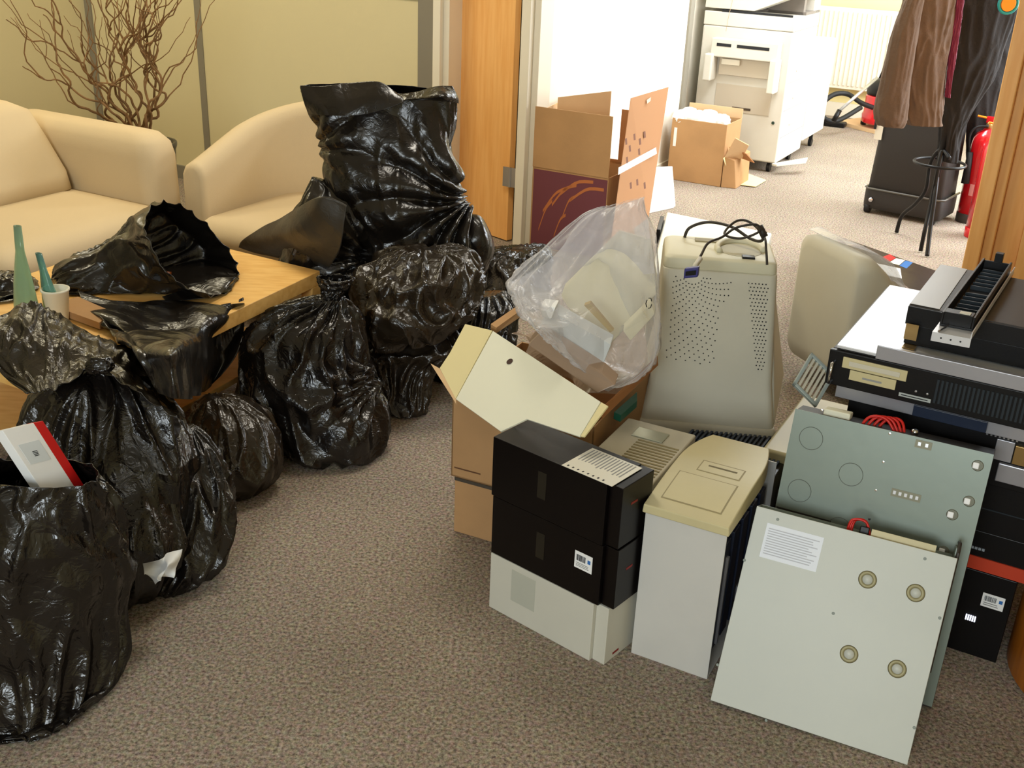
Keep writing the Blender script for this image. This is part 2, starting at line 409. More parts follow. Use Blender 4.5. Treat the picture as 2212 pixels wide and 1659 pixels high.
# panel joints of the partition
struct(M().box(RF, SC, SC + .05, -.012, 0, 0, H).build('trim_1', grey_trim))
struct(M().box(RF, -2.13, -2.085, -.006, 0, 0, H).build('trim_2', grey_trim))
struct(M().box(RF, -.60, -.5, -.012, 0, 0, H).build('trim_3', grey_trim))
struct(M().box(RF, -2.085, -.60, -.012, 0, 1.17, 1.24).build('trim_4', grey_trim))
struct(M().box(RF, -.5, -.455, -.03, .14, 0, H).box(RF, -.455, -.42, 0, .14, 0, H).build('trim_5', white_trim, bevel=.004))
struct(M().box(RF, 0.0, .05, -.02, .16, 0, H).box(RF, .05, .085, .02, .16, 0, H).build('trim_6', white_trim, bevel=.004))
# skirting
struct(M().box(RF, SC, -.6, -.015, 0, 0, .08).build('baseboard_back', grey_trim))
# ajar narrow door leaf between the frames
ld = (A * -1 * cos(radians(17)) + B * sin(radians(17))).normalized()
DF = Fr(R(-.045, .03), ld, V3((ld.y, -ld.x, 0)) * -1)
dr = struct(M().box(DF, .0, .62, -.02, .02, .006, 2.1).build('door_1', door_wood, bevel=.002))
HF = Fr(R(-.045, -.0), A, B)
hg = M().box(HF, -.03, .045, -.012, -.006, .30, .40); hg.tube([HF(.012, -.014, .30), HF(.012, -.014, .40)], .007, 10)
hg.build('hinge', steel, dr)
# office walls
struct(M().box(RF, -.05, .03, .16, 2.2, 0, H).build('wall_office_left', white_wall))
struct(M().box(RF, .03, .045, .16, 2.2, 0, .09).build('baseboard_office', white_trim))
struct(M().box(RF, -.05, .045, 2.2, 2.27, 0, H).build('trim_7', grey_trim))
struct(M().box(RF, -.6, 3.9, 5.2, 5.3, 0, H).build('wall_office_far', yellow_wall))
struct(M().box(RF, -.1, 3.9, 5.17, 5.2, 0, .12).build('baseboard_office_far', white_trim))
struct(M().box(RF, -.1, -.05, 2.27, 5.2, 0, H).build('wall_office_side', white_wall))
struct(M().box(RF, 3.9, 4.0, 0, 5.3, 0, .75).box(RF, 3.9, 4.0, 0, 5.3, 2.35, H).box(RF, 3.9, 4.0, 0, 1.2, .75, 2.35).box(RF, 3.9, 4.0, 4.2, 5.3, .75, 2.35).build('wall_office_right', white_wall))
# store room seen through the hinge gap
struct(M().box(RF, -1.6, -.05, 1.5, 1.6, 0, H).build('wall_store', white_wall))
sh = thing('store_shelf', 'pale shelf unit with stored files glimpsed through the slit beside the door', 'shelf', R(-.2, .7))
k = M()
for z in (.02, .4, .8, 1.2, 1.6): k.box(RF, -.3, -.06, .55, .85, z, z + .02)
k.box(RF, -.32, -.3, .55, .85, 0, 1.8).box(RF, -.06, -.05, .55, .85, 0, 1.8); k.build('carcass', white_card, sh)
files = []
rnd = random.Random(4)
for z in (.42, .82, 1.22):
    x = -.29
    for q in range(3):
        c = rnd.choice([paper, ink, cream_card, red_ink, blackp]); hh = rnd.uniform(.22, .33)
        f_ = M().box(RF, x, x + .065, .56, .8, z + .001, z + hh).build('box_file', c, None, .003)
        tag(f_, 'box file standing on the store shelf glimpsed beside the door', 'file', 'box files on the store shelf'); x += .072
# right-hand door leaf with moulded edge (wood post)
PF = Fr(R(2.18, .05), A, B)
post = M().box(PF, .0, .06, -.09, .14, 0, 2.5).box(PF, .06, .10, -.06, .14, 0, 2.5).box(PF, .10, .2, -.02, .14, 0, 2.5)
struct(post.build('trim_8', door_wood, bevel=.006, seg=3))
struct(M().box(RF, 2.38, 4.4, 0, .1, 0, H).build('wall_right_of_door', door_wood))
struct(M().box(RF, -.5, 2.38, -.0, .12, 2.3, H).build('wall_lintel', wall_m))

# radiator on the far office wall
rd = thing('radiator', 'white ribbed panel radiator on the far office wall', 'radiator', R(.6, 5.1))
k = M().box(RF, .08, 1.15, 5.09, 5.13, .25, .92)
k.build('panel', white_trim, rd, bevel=.006)
k = M()
for i in range(26):
    x = .095 + i * .04; k.box(RF, x, x + .018, 5.078, 5.09, .28, .89)
k.build('ribs', white_trim, rd, bevel=.003)
M().tube([RF(1.14, 5.11, .27), RF(1.20, 5.11, .27), RF(1.20, 5.11, .02)], .009).build('pipe', white_trim, rd)
for a_ in (.2, 1.0): M().box(RF, a_, a_ + .03, 5.13, 5.17, .3, .8).build('bracket', white_trim, rd)

# ================================================================== FURNITURE
# coffee table
tdir = V3((.40, .916, 0)).normalized(); tu = V3((-.87, .49, 0)).normalized()
R0 = W(691, 585, .45); TF = Fr(V3((R0.x, R0.y, 0)), tu, tdir * -1)
LT, WT = 1.15, .80
tb = thing('coffee_table', 'low square-edged birch veneer coffee table between the sofas, half covered in black bags', 'table', TF(WT / 2, LT / 2))
M().box(TF, 0, WT, 0, LT, .40, .45).build('tabletop', table_wood, tb, bevel=.002)
for a in (0, WT - .05):
    for b in (0, LT - .05):
        M().box(TF, a, a + .05, b, b + .05, 0, .40).build('leg', table_wood, tb, bevel=.002)
M().box(TF, .06, WT - .06, .06, LT - .06, .17, .19).build('shelf', table_wood, tb, bevel=.002)

# sofa (left)
SFO = W(60, 240, .70) ; SF = Fr(V3((SFO.x, SFO.y, 0)) - A * .12 + B * .12, A, B * -1)
sf = thing('sofa', 'cream fabric sofa with square arms along the left wall', 'sofa', SF(.4, 1.0))
M().rrloft(SF, [(.08, .94, 0, .19, .05, .03), (.04, .915, 0, .20, .3, .05), (.0, .92, 0, .20, .60, .07), (.0, .91, .01, .19, .655, .07), (.03, .87, .03, .17, .69, .07), (.08, .82, .06, .14, .70, .04)]).build('arm', fabric, sf, smooth=True)
M().rrloft(SF, [(.0, .93, .2, 1.9, .05, .03), (.0, .94, .2, 1.9, .25, .04)]).build('base', fabric, sf, smooth=True)
M().rrloft(SF, [(.2, 1.0, .2, 1.05, .25, .05), (.18, 1.06, .2, 1.05, .30, .06), (.18, 1.06, .2, 1.05, .38, .06), (.22, 1.02, .22, 1.03, .42, .06), (.3, .94, .3, .95, .43, .05)]).build('seat_cushion', fabric, sf, smooth=True)
M().rrloft(SF, [(.2, 1.0, 1.05, 1.9, .25, .05), (.18, 1.06, 1.05, 1.9, .30, .06), (.18, 1.06, 1.05, 1.9, .38, .06), (.22, 1.02, 1.07, 1.88, .42, .06), (.3, .94, 1.15, 1.8, .43, .05)]).build('seat_cushion', fabric, sf, smooth=True)
M().rrloft(SF, [(.0, .3, .2, 1.9, .05, .05), (.0, .28, .2, 1.9, .4, .06), (-.02, .22, .2, 1.9, .66, .08), (.0, .2, .2, 1.9, .70, .08), (.04, .16, .25, 1.85, .72, .05)]).build('back', fabric, sf, smooth=True)
M().rrloft(SF, [(.18, .50, .21, 1.04, .43, .07), (.14, .48, .2, 1.05, .5, .09), (.08, .38, .2, 1.05, .64, .1), (.08, .32, .22, 1.03, .74, .09), (.12, .27, .3, .95, .78, .06)]).build('back_cushion', fabric, sf, smooth=True)

# tub armchair
ac = thing('armchair', 'cream tub armchair with curved back behind the tall black bag', 'armchair', V3((-.893, 4.55, 0)))
CF = Fr(V3((-.893, 4.55, 0)), A, B)
bm = M(); path = []
def tubpt(t, r):   # t 0..1 around the U from left-front to right-front
    hw, dpt = .42 - r, .44 - r
    if t < .2: return V3((-hw, -.32 + (t / .2) * .32 + 0, 0))
    if t > .8: return V3((hw, -.32 + ((1 - t) / .2) * .32, 0))
    a = pi - (t - .2) / .6 * pi
    return V3((hw * cos(a), dpt * .95 * sin(a), 0))
N_ = 60; rr = []
for i in range(N_ + 1):
    t = i / N_; o_ = tubpt(t, 0); q = tubpt(t, .12)
    s_ = max(0, 1 - abs(t - .5) / .5); hh = .585 + .21 * (s_ ** .8 * (3 - 2 * s_) / 1.0 if s_ < 1 else 1)
    hh = .60 + .22 * (s_ * s_ * (3 - 2 * s_)) ** .6
    ring = []
    for (x, z) in ((0, .06), (0, hh - .05), (.15, hh - .015), (.4, hh), (.65, hh), (.88, hh - .02), (1, hh - .06), (1, .06)):
        p = o_ * (1 - x) + q * x; ring.append(bm.bm.verts.new(CF(p.x, p.y, z)))
    rr.append(ring)
for i in range(N_):
    for k_ in range(8): bm.bm.faces.new((rr[i][k_], rr[i][(k_ + 1) % 8], rr[i + 1][(k_ + 1) % 8], rr[i + 1][k_]))
bm.bm.faces.new(rr[0]); bm.bm.faces.new(rr[-1][::-1])
bm.build('backrest', fabric, ac, smooth=True, bevel=.02, seg=3)
M().rrloft(CF, [(-.28, .28, -.36, .28, .06, .05), (-.28, .28, -.37, .28, .3, .06)]).build('base', fabric, ac, smooth=True)
M().rrloft(CF, [(-.295, .295, -.40, .26, .28, .06), (-.30, .30, -.43, .27, .31, .07), (-.30, .30, -.43, .27, .36, .07), (-.26, .26, -.39, .24, .40, .07), (-.15, .15, -.3, .15, .41, .06)]).build('seat_cushion', fabric, ac, smooth=True)
for a in (-.3, .3):
    for b in (-.28, .2): M().lathe(Fr(CF(a, b, 0), A, B), [(.015, 0), (.02, .065)], 12).build('leg', blackp, ac)

# pot + twisted willow
pc = V3((-1.80, 5.12, 0)); pl = thing('potted_twisted_willow', 'dark pot of bare twisted willow branches behind the sofa arm', 'plant', pc)
k = M().lathe(Fr(pc, A, B), [(.12, 0), (.135, .1), (.15, .35), (.158, .50), (.165, .52), (.165, .535), (.15, .535), (.14, .5)], 32); k.build('pot', pot_m, pl, smooth=True)
M().lathe(Fr(pc, A, B), [(.14, .47), (.145, .50), (.01, .505)], 24).build('soil', soil_m, pl, smooth=True)
rnd = random.Random(11)
def wig(pts, n, amp, seed):
    c = curve_pts(pts, n); s = V3((seed * 7.1, seed * 3.3, seed)); out = []
    for i, p in enumerate(c):
        q = nvec(p * 9 + s) * amp + nvec(p * 22 + s) * amp * .35; out.append(p + q * min(1, i / 4))
    return out
tips = [  # measured tips and mid points: (px,py,Y)
    [(255, 250, 5.1), (150, 195, 5.0), (40, 150, 4.9)],
    [(270, 240, 5.15), (180, 150, 5.05), (140, 60, 5.0), (100, 0, 4.95)],
    [(240, 255, 5.1), (165, 215, 5.05), (140, 150, 5.0), (100, 90, 5.0), (15, 48, 4.9)],
    [(235, 250, 5.2), (215, 190, 5.2), (150, 110, 5.1), (95, 30, 5.1)],
    [(270, 240, 5.2), (245, 150, 5.2), (250, 60, 5.2), (235, -40, 5.2)],
    [(275, 240, 5.15), (265, 140, 5.15), (300, 60, 5.15), (310, -40, 5.15)],
    [(320, 240, 5.1), (310, 130, 5.1), (305, 30, 5.1), (290, -60, 5.1)],
    [(335, 240, 5.2), (340, 170, 5.2), (315, 100, 5.2), (330, 10, 5.2), (310, -60, 5.2)],
    [(345, 240, 5.15), (355, 210, 5.15), (330, 170, 5.15), (340, 70, 5.15), (355, 40, 5.1)],
    [(300, 245, 5.1), (250, 180, 5.1), (205, 165, 5.1), (185, 100, 5.1)],
    [(310, 245, 5.1), (290, 170, 5.1), (270, 110, 5.1), (280, 50, 5.05), (260, -30, 5.05)],
    [(325, 240, 5.2), (330, 150, 5.2), (300, 90, 5.2), (325, 30, 5.2), (300, -50, 5.2)],
    [(260, 240, 5.1), (240, 200, 5.1), (270, 150, 5.1), (245, 90, 5.1), (230, 20, 5.0), (190, -20, 5.0)],
    [(330, 245, 5.1), (350, 190, 5.1), (325, 120, 5.1), (345, 60, 5.1), (290, 10, 5.1)],
    [(280, 250, 5.15), (300, 200, 5.15), (265, 160, 5.15), (290, 100, 5.15), (310, 40, 5.15), (350, -10, 5.1)],
]
for i, tp in enumerate(tips):
    a = rnd.random() * 6.28; st = pc + V3((cos(a) * .08, sin(a) * .06, .49))
    pts = [st] + [D(*q) for q in tp]; n = 60; c = wig(pts, n, .045, i)
    k = M().tube(c, [.0075 * (1 - .7 * j / n) for j in range(n)], 6)
    for b in range(4):
        j = rnd.randint(14, n - 8); L_ = rnd.uniform(.12, .3); d0 = (c[j + 2] - c[j]).normalized(); sd = V3((rnd.uniform(-1, 1), rnd.uniform(-.4, .4), rnd.uniform(0, 1))).normalized()
        pp = [c[j], c[j] + (d0 + sd * .5) * L_ * .35, c[j] + (d0 * .8 + sd * .9 + Z * .2) * L_ * .7, c[j] + (d0 + sd * .8 + Z * .5) * L_]
        k.tube(wig(pp, 16, .03, i * 7 + b), [.004 * (1 - .7 * q / 16) for q in range(16)], 5)
    k.build('branch', willow, pl, smooth=True)

# vases and cup on the table
def vase(name, px, py, ptx, pty, rb, rt, h, m, label, flat=.6, lean=0):
    b = W(px, py, .4515); f = Fr(b, A, B); t = thing(name, label, 'vase', b)
    prof = [(rb * .8, 0), (rb, .01), (rb * .98, h * .2), (rb * .75, h * .45), (rt * 1.15, h * .75), (rt, h)]
    inner = [(r - .004, z) for r, z in prof[::-1][:-1]] + [(rb * .6, .015)]
    pts = prof + inner; k = M(); rings = []
    for r, z in pts:
        off = lean * (z / h) ** 1.5
        rings.append([k.bm.verts.new(f(off + r * cos(2 * pi * q / 32), r * flat * sin(2 * pi * q / 32), z)) for q in range(32)])
    for i in range(len(rings) - 1):
        for q in range(32): k.bm.faces.new((rings[i][q], rings[i][(q + 1) % 32], rings[i + 1][(q + 1) % 32], rings[i + 1][q]))
    k.bm.faces.new(rings[0][::-1]); k.bm.faces.new(rings[-1])
    k.build('glass_body', m, t, smooth=True); return t
vase('tall_glass_vase', 62, 700, 0, 0, .045, .014, .30, green_glass, 'tall tapering pale green glass vase, the taller of the pair on the table', .6, .015)
vase('short_glass_vase', 118, 690, 0, 0, .034, .012, .20, teal_glass, 'shorter teal glass vase leaning beside the white foam cup', .6, -.03)
cb = W(128, 692, .4515); cf = Fr(cb, A, B)
cup = thing('foam_cup', 'white disposable cup on the table behind the teal vase', 'cup', cb)
M().lathe(cf, [(.026, 0), (.028, .004), (.038, .092), (.041, .095), (.041, .1), (.036, .1), (.027, .01), (.001, .008)], 32, cap=False).build('cup_body', cup_m, cup, smooth=True)

# orange-brown curved wooden desk end at lower right
dk = W(2156, 1450, 0); dc = V3((dk.x + .30, dk.y - .05, 0))
ds = thing('curved_desk_panel', 'dark orange wooden curved desk end at the lower right corner', 'desk', dc)
M().lathe(Fr(dc, A, B), [(.27, 0), (.28, .01), (.28, .60)], 64).build('curved_panel', desk_wood, ds, smooth=True)
M().lathe(Fr(dc, A, B), [(.281, .60), (.288, .606), (.288, .632), (.281, .638)], 64).build('top_rim', desk_wood, ds, smooth=True)
#BAGS#
# ================================================================== BIN BAGS
def tie(parent, p, r, h, seed, m, lean=(0, 0, 0), spread=1.6):
    """gathered neck with flaring crown above it"""
    p = V3(p); l = V3(lean); X = V3((1, 0, 0)); Y_ = V3((0, 1, 0))
    rings = [(p, X * r, Y_ * r), (p + l * .3 + Z * h * .25, X * r * .7, Y_ * r * .7), (p + l * .6 + Z * h * .5, X * r * 1.1, Y_ * r), (p + l + Z * h * .8, X * r * spread, Y_ * r * spread * .8), (p + l * 1.3 + Z * h, X * r * spread * 1.1, Y_ * r * spread * .6)]
    return sack('gathered_neck', rings, seed, m, parent, nu=40, nv=90, fold=.03, lump=.02, crk=.006, neckt=.3, neckamp=.03, openend=True, thick=.0015, zmin=-1)

def bag(label, rings, seed, m=None, group='filled black bin bags', **kw):
    c = V3(rings[0][0]); c.z = max(0, min(c.z, 5))
    t = thing('bin_bag', label, 'bag', c, group); sack('bag_body', rings, seed, m or bagm, t, **kw); return t

def tip(r, k=.25): return (r[0], r[1] * k, r[2] * k)

# B1 front-left, open
r = [PR(-70, 1560, 200, 1600, 1.85, .8), PR(-90, 1500, 268, 1540, 1.93, .85), PR(-100, 1330, 282, 1400, 2.0, .85), PR(-110, 1180, 270, 1230, 2.02, .8), PR(-110, 1080, 250, 1110, 2.02, .75), PR(-90, 1010, 215, 1040, 2.02, .6), PR(-70, 985, 215, 1010, 2.02, .5)]
r = [(V3((q[0].x, q[0].y, z)), V3((q[1].x, q[1].y, q[1].z * .4)), q[2]) for q, z in zip(r, (.006, .03, .16, .30, .40, .47, .50))]
b1 = bag('large open black bin bag nearest the camera at left, a white box poking out', [tip(r[0], .9)] + r, 1, fold=.02, lump=.05, crk=.014, openend=True, thick=.002, nu=130, nv=190)
# white-red box in it
bx = Fr(W(75, 1036, .50), (W(172, 1008, .48) - W(75, 1036, .50)), None, (W(2, 925, .62) - W(75, 1036, .50)))
bt = thing('white_red_carton', 'flat white box with red end sticking out of the open bag', 'box', bx.o)
M().box(bx, 0, .075, 0, .03, -.10, .125).build('carton', paper, bt, bevel=.001)
M().box(bx, .0751, .098, 0, .03, -.10, .125).build('red_end', red_ink, bt, bevel=.001)
M().box(bx, .012, .062, -.0006, 0, .035, .085).build('pale_window', mat('pale_grey_print', (214, 220, 222), .6), bt)
lines_print('printed_text', bx, .032, .044, .05, .064, -.0012, 4, ink, bt, 2, .5, .1, axis='w')

# B2 big tied one behind it
r = [PR(60, 1130, 330, 1180, 2.35, .8), PR(30, 1080, 420, 1110, 2.38, .85), PR(30, 980, 418, 1020, 2.42, .85), PR(45, 890, 385, 900, 2.46, .8), PR(110, 820, 320, 830, 2.48, .7), PR(175, 790, 255, 795, 2.48, .6), PR(195, 775, 235, 778, 2.48, .8)]
rz = [.02, .07, .22, .36, .47, .53, .56]
r = [(V3((q[0].x, q[0].y, z)), V3((q[1].x, q[1].y, q[1].z * .3)), q[2]) for q, z in zip(r, rz)]
b2 = bag('big tied black bin bag behind the open one, loose top draped over it', [tip(r[0], .6)] + r, 2, fold=.022, lump=.04, crk=.012, neckt=.9, neckamp=.02, nu=120, nv=180)
# its draped loose top (thin sheet from upper-left over the knot to the right shoulder)
def dpt(px, py, Y): return D(px, py, Y)
sheet('loose_top', [
    [dpt(-20, 690, 2.62), dpt(60, 650, 2.66), dpt(120, 675, 2.68), dpt(215, 715, 2.70), dpt(290, 755, 2.66), dpt(330, 800, 2.6)],
    [dpt(-20, 740, 2.52), dpt(50, 715, 2.55), dpt(120, 725, 2.56), dpt(205, 750, 2.56), dpt(290, 790, 2.52), dpt(355, 850, 2.48)],
    [dpt(-5, 800, 2.45), dpt(50, 790, 2.44), dpt(120, 790, 2.44), dpt(200, 775, 2.45), dpt(280, 815, 2.40), dpt(385, 905, 2.36)],
    [dpt(50, 850, 2.36), dpt(75, 845, 2.34), dpt(120, 840, 2.34), dpt(195, 800, 2.38), dpt(285, 850, 2.33), dpt(400, 935, 2.27)]],
    70, 110, 3, plastic_bag('translucent_bin_liner', (44, 38, 29), .25), b2, lump=.012, crk=.009, fold=.012)
sack('knot', [PR(185, 800, 240, 805, 2.36, .9), PR(180, 785, 250, 790, 2.36, .9), PR(195, 768, 235, 772, 2.36, .9)], 5, bagm, b2, nu=30, nv=60, fold=.02, zmin=-1)

# B3 lower right of B1
r = [PR(300, 1290, 420, 1260, 2.33, .7), PR(285, 1250, 480, 1180, 2.38, .8), PR(285, 1150, 508, 1110, 2.45, .8), PR(300, 1050, 495, 1030, 2.5, .8), PR(340, 990, 460, 975, 2.55, .7), PR(370, 960, 430, 955, 2.57, .7)]
rz = [.006, .05, .14, .24, .31, .34]
r = [(V3((q[0].x, q[0].y, z)), V3((q[1].x, q[1].y, q[1].z * .2)), q[2]) for q, z in zip(r, rz)]
b3 = bag('slumped black bin bag on the carpet with crumpled white paper on its side', [tip(r[0], .8)] + r, 7, fold=.02, lump=.03, crk=.012)
pp = D(350, 1222, 2.22)
wp = thing('crumpled_paper', 'scrap of white crumpled paper tucked against the slumped bag', 'paper', pp)
sheet('paper_sheet', [[D(306, 1216, 2.2), D(345, 1212, 2.155), D(360, 1198, 2.185), D(394, 1186, 2.2)], [D(312, 1238, 2.16), D(345, 1228, 2.175), D(362, 1222, 2.135), D(390, 1212, 2.185)], [D(334, 1264, 2.17), D(342, 1250, 2.135), D(358, 1246, 2.175), D(374, 1248, 2.16)]], 40, 40, 9, paper, wp, lump=.010, crk=.016)

# B4 small round
r = [PR(420, 1040, 560, 1055, 2.85, .8), PR(400, 990, 600, 1000, 2.87, .9), PR(400, 930, 603, 940, 2.9, .9), PR(405, 880, 575, 890, 2.92, .9), PR(430, 845, 520, 850, 2.93, .8), PR(450, 838, 490, 842, 2.93, .8)]
rz = [.006, .06, .14, .21, .255, .265]
r = [(V3((q[0].x, q[0].y, z)), V3((q[1].x, q[1].y, 0)), q[2]) for q, z in zip(r, rz)]
b4 = bag('small round brownish-black bin bag on the carpet below the table corner', [tip(r[0], .7)] + r, 12, bagm2, fold=.012, lump=.02, crk=.010)

# B5 centre tied
r = [PR(600, 985, 800, 975, 3.12, .8), PR(545, 945, 828, 935, 3.14, .85), PR(520, 860, 828, 880, 3.18, .85), PR(516, 790, 805, 800, 3.22, .85), PR(550, 720, 775, 720, 3.24, .75), PR(640, 680, 750, 690, 3.25, .7), PR(690, 672, 740, 678, 3.25, .8)]
rz = [.006, .05, .17, .28, .38, .44, .47]
r = [(V3((q[0].x, q[0].y, z)), V3((q[1].x, q[1].y, 0)), q[2]) for q, z in zip(r, rz)]
b5 = bag('plump knotted black bin bag standing in the middle of the floor', [tip(r[0], .7)] + r, 21, foci=((D(812, 830, 3.1), .03, 8, .16),), fold=.022, lump=.03, crk=.012, neckt=.92, neckamp=.035, nu=130, nv=200)
tie(b5, V3((r[-1][0].x, r[-1][0].y, .455)), .034, .08, 22, bagm, lean=(.01, .02, 0))

# B6 on the table: open mouthed body + empty part hanging over the table side
t6 = thing('bin_bag', 'open black bin bag lying on the coffee table, its empty end hanging over the edge', 'bag', W(300, 640, .452), 'filled black bin bags')
zt = lambda q: .456 if (0 < (q - TF.o).dot(TF.u) < WT and 0 < (q - TF.o).dot(TF.v) < LT) else .0
r = [PR(120, 600, 150, 640, 3.35, .8), PR(140, 575, 215, 690, 3.33, .9), PR(200, 540, 290, 680, 3.38, 1.1), PR(262, 500, 390, 660, 3.42, 1.1), PR(300, 462, 470, 640, 3.45, 1.1), PR(330, 456, 505, 632, 3.36, 1.15)]
sack('bag_body', r, 31, bagm3, t6, fold=.014, lump=.03, crk=.013, openend=True, thick=.002, zfun=zt)
def onside(px, py, out=.02):     # point just outside the table's long right side
    d = ray(px, py); o0 = TF(-out, 0); return CAM + d * ((o0 - CAM).dot(TF.u) / d.dot(TF.u))
def onfront(px, py, out=.02):    # point just outside the table's near end
    d = ray(px, py); o0 = TF(0, LT + out); return CAM + d * ((o0 - CAM).dot(TF.v) / d.dot(TF.v))
sheet('hanging_end', [
    [W(168, 628, .475), W(215, 640, .475), W(285, 648, .472), W(350, 645, .463), W(430, 655, .463), W(527, 661, .463)],
    [W(190, 668, .475), W(235, 690, .472), W(300, 702, .468), W(375, 706, .466), W(452, 696, .464), onside(533, 672, .006)],
    [W(222, 700, .472), W(262, 722, .470), onfront(315, 752, .012), onfront(388, 742, .02), onside(455, 738, .03), onside(530, 705, .03)],
    [W(248, 722, .470), onfront(292, 752, .03), onfront(332, 795, .05), onfront(388, 800, .08), onside(455, 792, .06), onside(512, 765, .06)],
    [onfront(285, 748, .02), onfront(322, 795, .04), onfront(352, 838, .06), onfront(390, 862, .08), onside(440, 845, .06), onside(478, 812, .06)]], 90, 110, 33, bagm3, t6, lump=.008, crk=.012, zfun=lambda q: .4575 if (0 < (q - TF.o).dot(TF.u) < WT and 0 < (q - TF.o).dot(TF.v) < LT) else -9)
sheet('mouth_flap', [
    [W(350, 640, .462), W(420, 618, .475), W(470, 600, .49), W(514, 598, .50)],
    [W(360, 650, .458), W(420, 642, .465), W(470, 635, .47), W(505, 612, .475)]], 24, 50, 35, bagm3, t6, lump=.008, crk=.006)
tag(M().tube([D(352, 585, 3.42), D(348, 625, 3.4)], .028, 20).build('jar', mat('amber_jar', (120, 60, 14), .2), None, smooth=True), 'dark amber container half seen inside the mouth of the open bag', 'jar')
# dark bag at the far left of the table behind the vases
r = [PR(-60, 700, 75, 700, 3.2, .8), PR(-70, 670, 85, 680, 3.25, .9), PR(-70, 620, 80, 630, 3.3, .9), PR(-40, 595, 60, 600, 3.3, .7), PR(-20, 588, 30, 590, 3.3, .7)]
bag('black bin bag behind the two vases at the left edge', r, 37, zmin=.456, group='filled black bin bags', fold=.015, lump=.02)
tag(M().prism([W(120, 672, .455), W(140, 684, .455), W(216, 712, .455), W(250, 690, .455), W(170, 655, .455)], Z * .022).build('flat_cardboard_box', card, None, .001), 'thin brown cardboard piece on the table under the draped black bag', 'cardboard')

# B7 tall bag leaning on the armchair
r = [PR(760, 740, 1020, 720, 3.9, .6), PR(740, 640, 1040, 600, 3.87, .8), PR(760, 590, 1045, 560, 3.87, .8), PR(780, 540, 1043, 510, 3.87, .75), PR(770, 490, 1012, 460, 3.87, .7), PR(735, 430, 992, 420, 3.87, .62), PR(702, 350, 985, 345, 3.87, .5), PR(680, 270, 985, 280, 3.9, .38), PR(655, 210, 985, 225, 3.92, .3), PR(650, 186, 982, 200, 3.92, .26)]
b7 = bag('tallest black bin bag, upright and square-topped in front of the armchair', [tip(r[0], .7)] + r, 41, bagm3, foci=((D(1005, 450, 3.75), .05, 7, .34), (D(660, 330, 3.8), .02, 5, .25)), fold=.008, lump=.045, crk=.010, openend=True, thick=.002, nu=150, nv=200)
sheet('folded_rim', [
    [D(648, 184, 3.84), D(700, 186, 3.82), D(760, 180, 3.82), D(820, 178, 3.8), D(858, 205, 3.77)],
    [D(655, 215, 3.82), D(700, 225, 3.79), D(760, 225, 3.77), D(820, 215, 3.76), D(872, 215, 3.75)],
    [D(668, 245, 3.82), D(710, 250, 3.77), D(770, 250, 3.75), D(820, 240, 3.74), D(870, 222, 3.74)]], 30, 60, 43, bagm3, b7, lump=.01, crk=.006)
sheet('shiny_rim', [
    [D(850, 205, 3.8), D(900, 195, 3.74), D(940, 186, 3.72), D(978, 184, 3.74)],
    [D(870, 216, 3.74), D(920, 212, 3.68), D(960, 208, 3.67), D(990, 208, 3.72)],
    [D(885, 222, 3.74), D(930, 220, 3.71), D(965, 220, 3.7), D(992, 225, 3.74)]], 24, 50, 44, bagm, b7, lump=.012, crk=.01)

# B8 dark bag leftwards with flat open end
r = [PR(610, 600, 780, 620, 3.8, .7), PR(600, 560, 800, 590, 3.8, .8), PR(615, 500, 800, 530, 3.8, .8), PR(640, 440, 800, 470, 3.8, .6), PR(668, 395, 770, 420, 3.82, .5), PR(675, 382, 730, 400, 3.83, .4)]
b8 = bag('black bin bag slumped left of the tallest one with a flat empty end', [tip(r[0], .6)] + r, 51, bagm3, foci=((D(800, 560, 3.73), .03, 6, .3),), fold=.012, lump=.03, crk=.010)
sheet('flat_end', [
    [D(664, 438, 3.62), D(700, 425, 3.55), D(745, 445, 3.52)],
    [D(590, 480, 3.80), D(640, 500, 3.62), D(735, 530, 3.54)],
    [D(532, 515, 3.93), D(590, 540, 3.80), D(715, 572, 3.60)],
    [D(517, 533, 3.96), D(580, 548, 3.90), D(700, 580, 3.72)]], 40, 50, 53, matte_bag, b8, lump=.006, crk=.008)

# B9 round shiny
r = [PR(800, 735, 1000, 700, 3.53, .8), PR(780, 700, 1035, 665, 3.53, .85), PR(770, 640, 1040, 640, 3.56, .85), PR(780, 590, 1030, 590, 3.58, .8), PR(820, 550, 1000, 548, 3.6, .7), PR(870, 535, 950, 535, 3.61, .6)]
b9 = bag('glossy round black bin bag at the foot of the heap by the table', r, 61, bagm2, fold=.03, lump=.03, crk=.018, nu=120, nv=180)
# B10
r = [PR(830, 890, 915, 895, 3.42, .7), PR(800, 860, 930, 860, 3.45, .8), PR(790, 800, 945, 800, 3.5, .8), PR(785, 745, 990, 740, 3.55, .75), PR(800, 710, 960, 705, 3.6, .7), PR(840, 695, 920, 692, 3.6, .5)]
bag('low crumpled black bin bag right of the knotted one', [tip(r[0], .8)] + r, 71, bagm2, fold=.025, lump=.025, crk=.016)
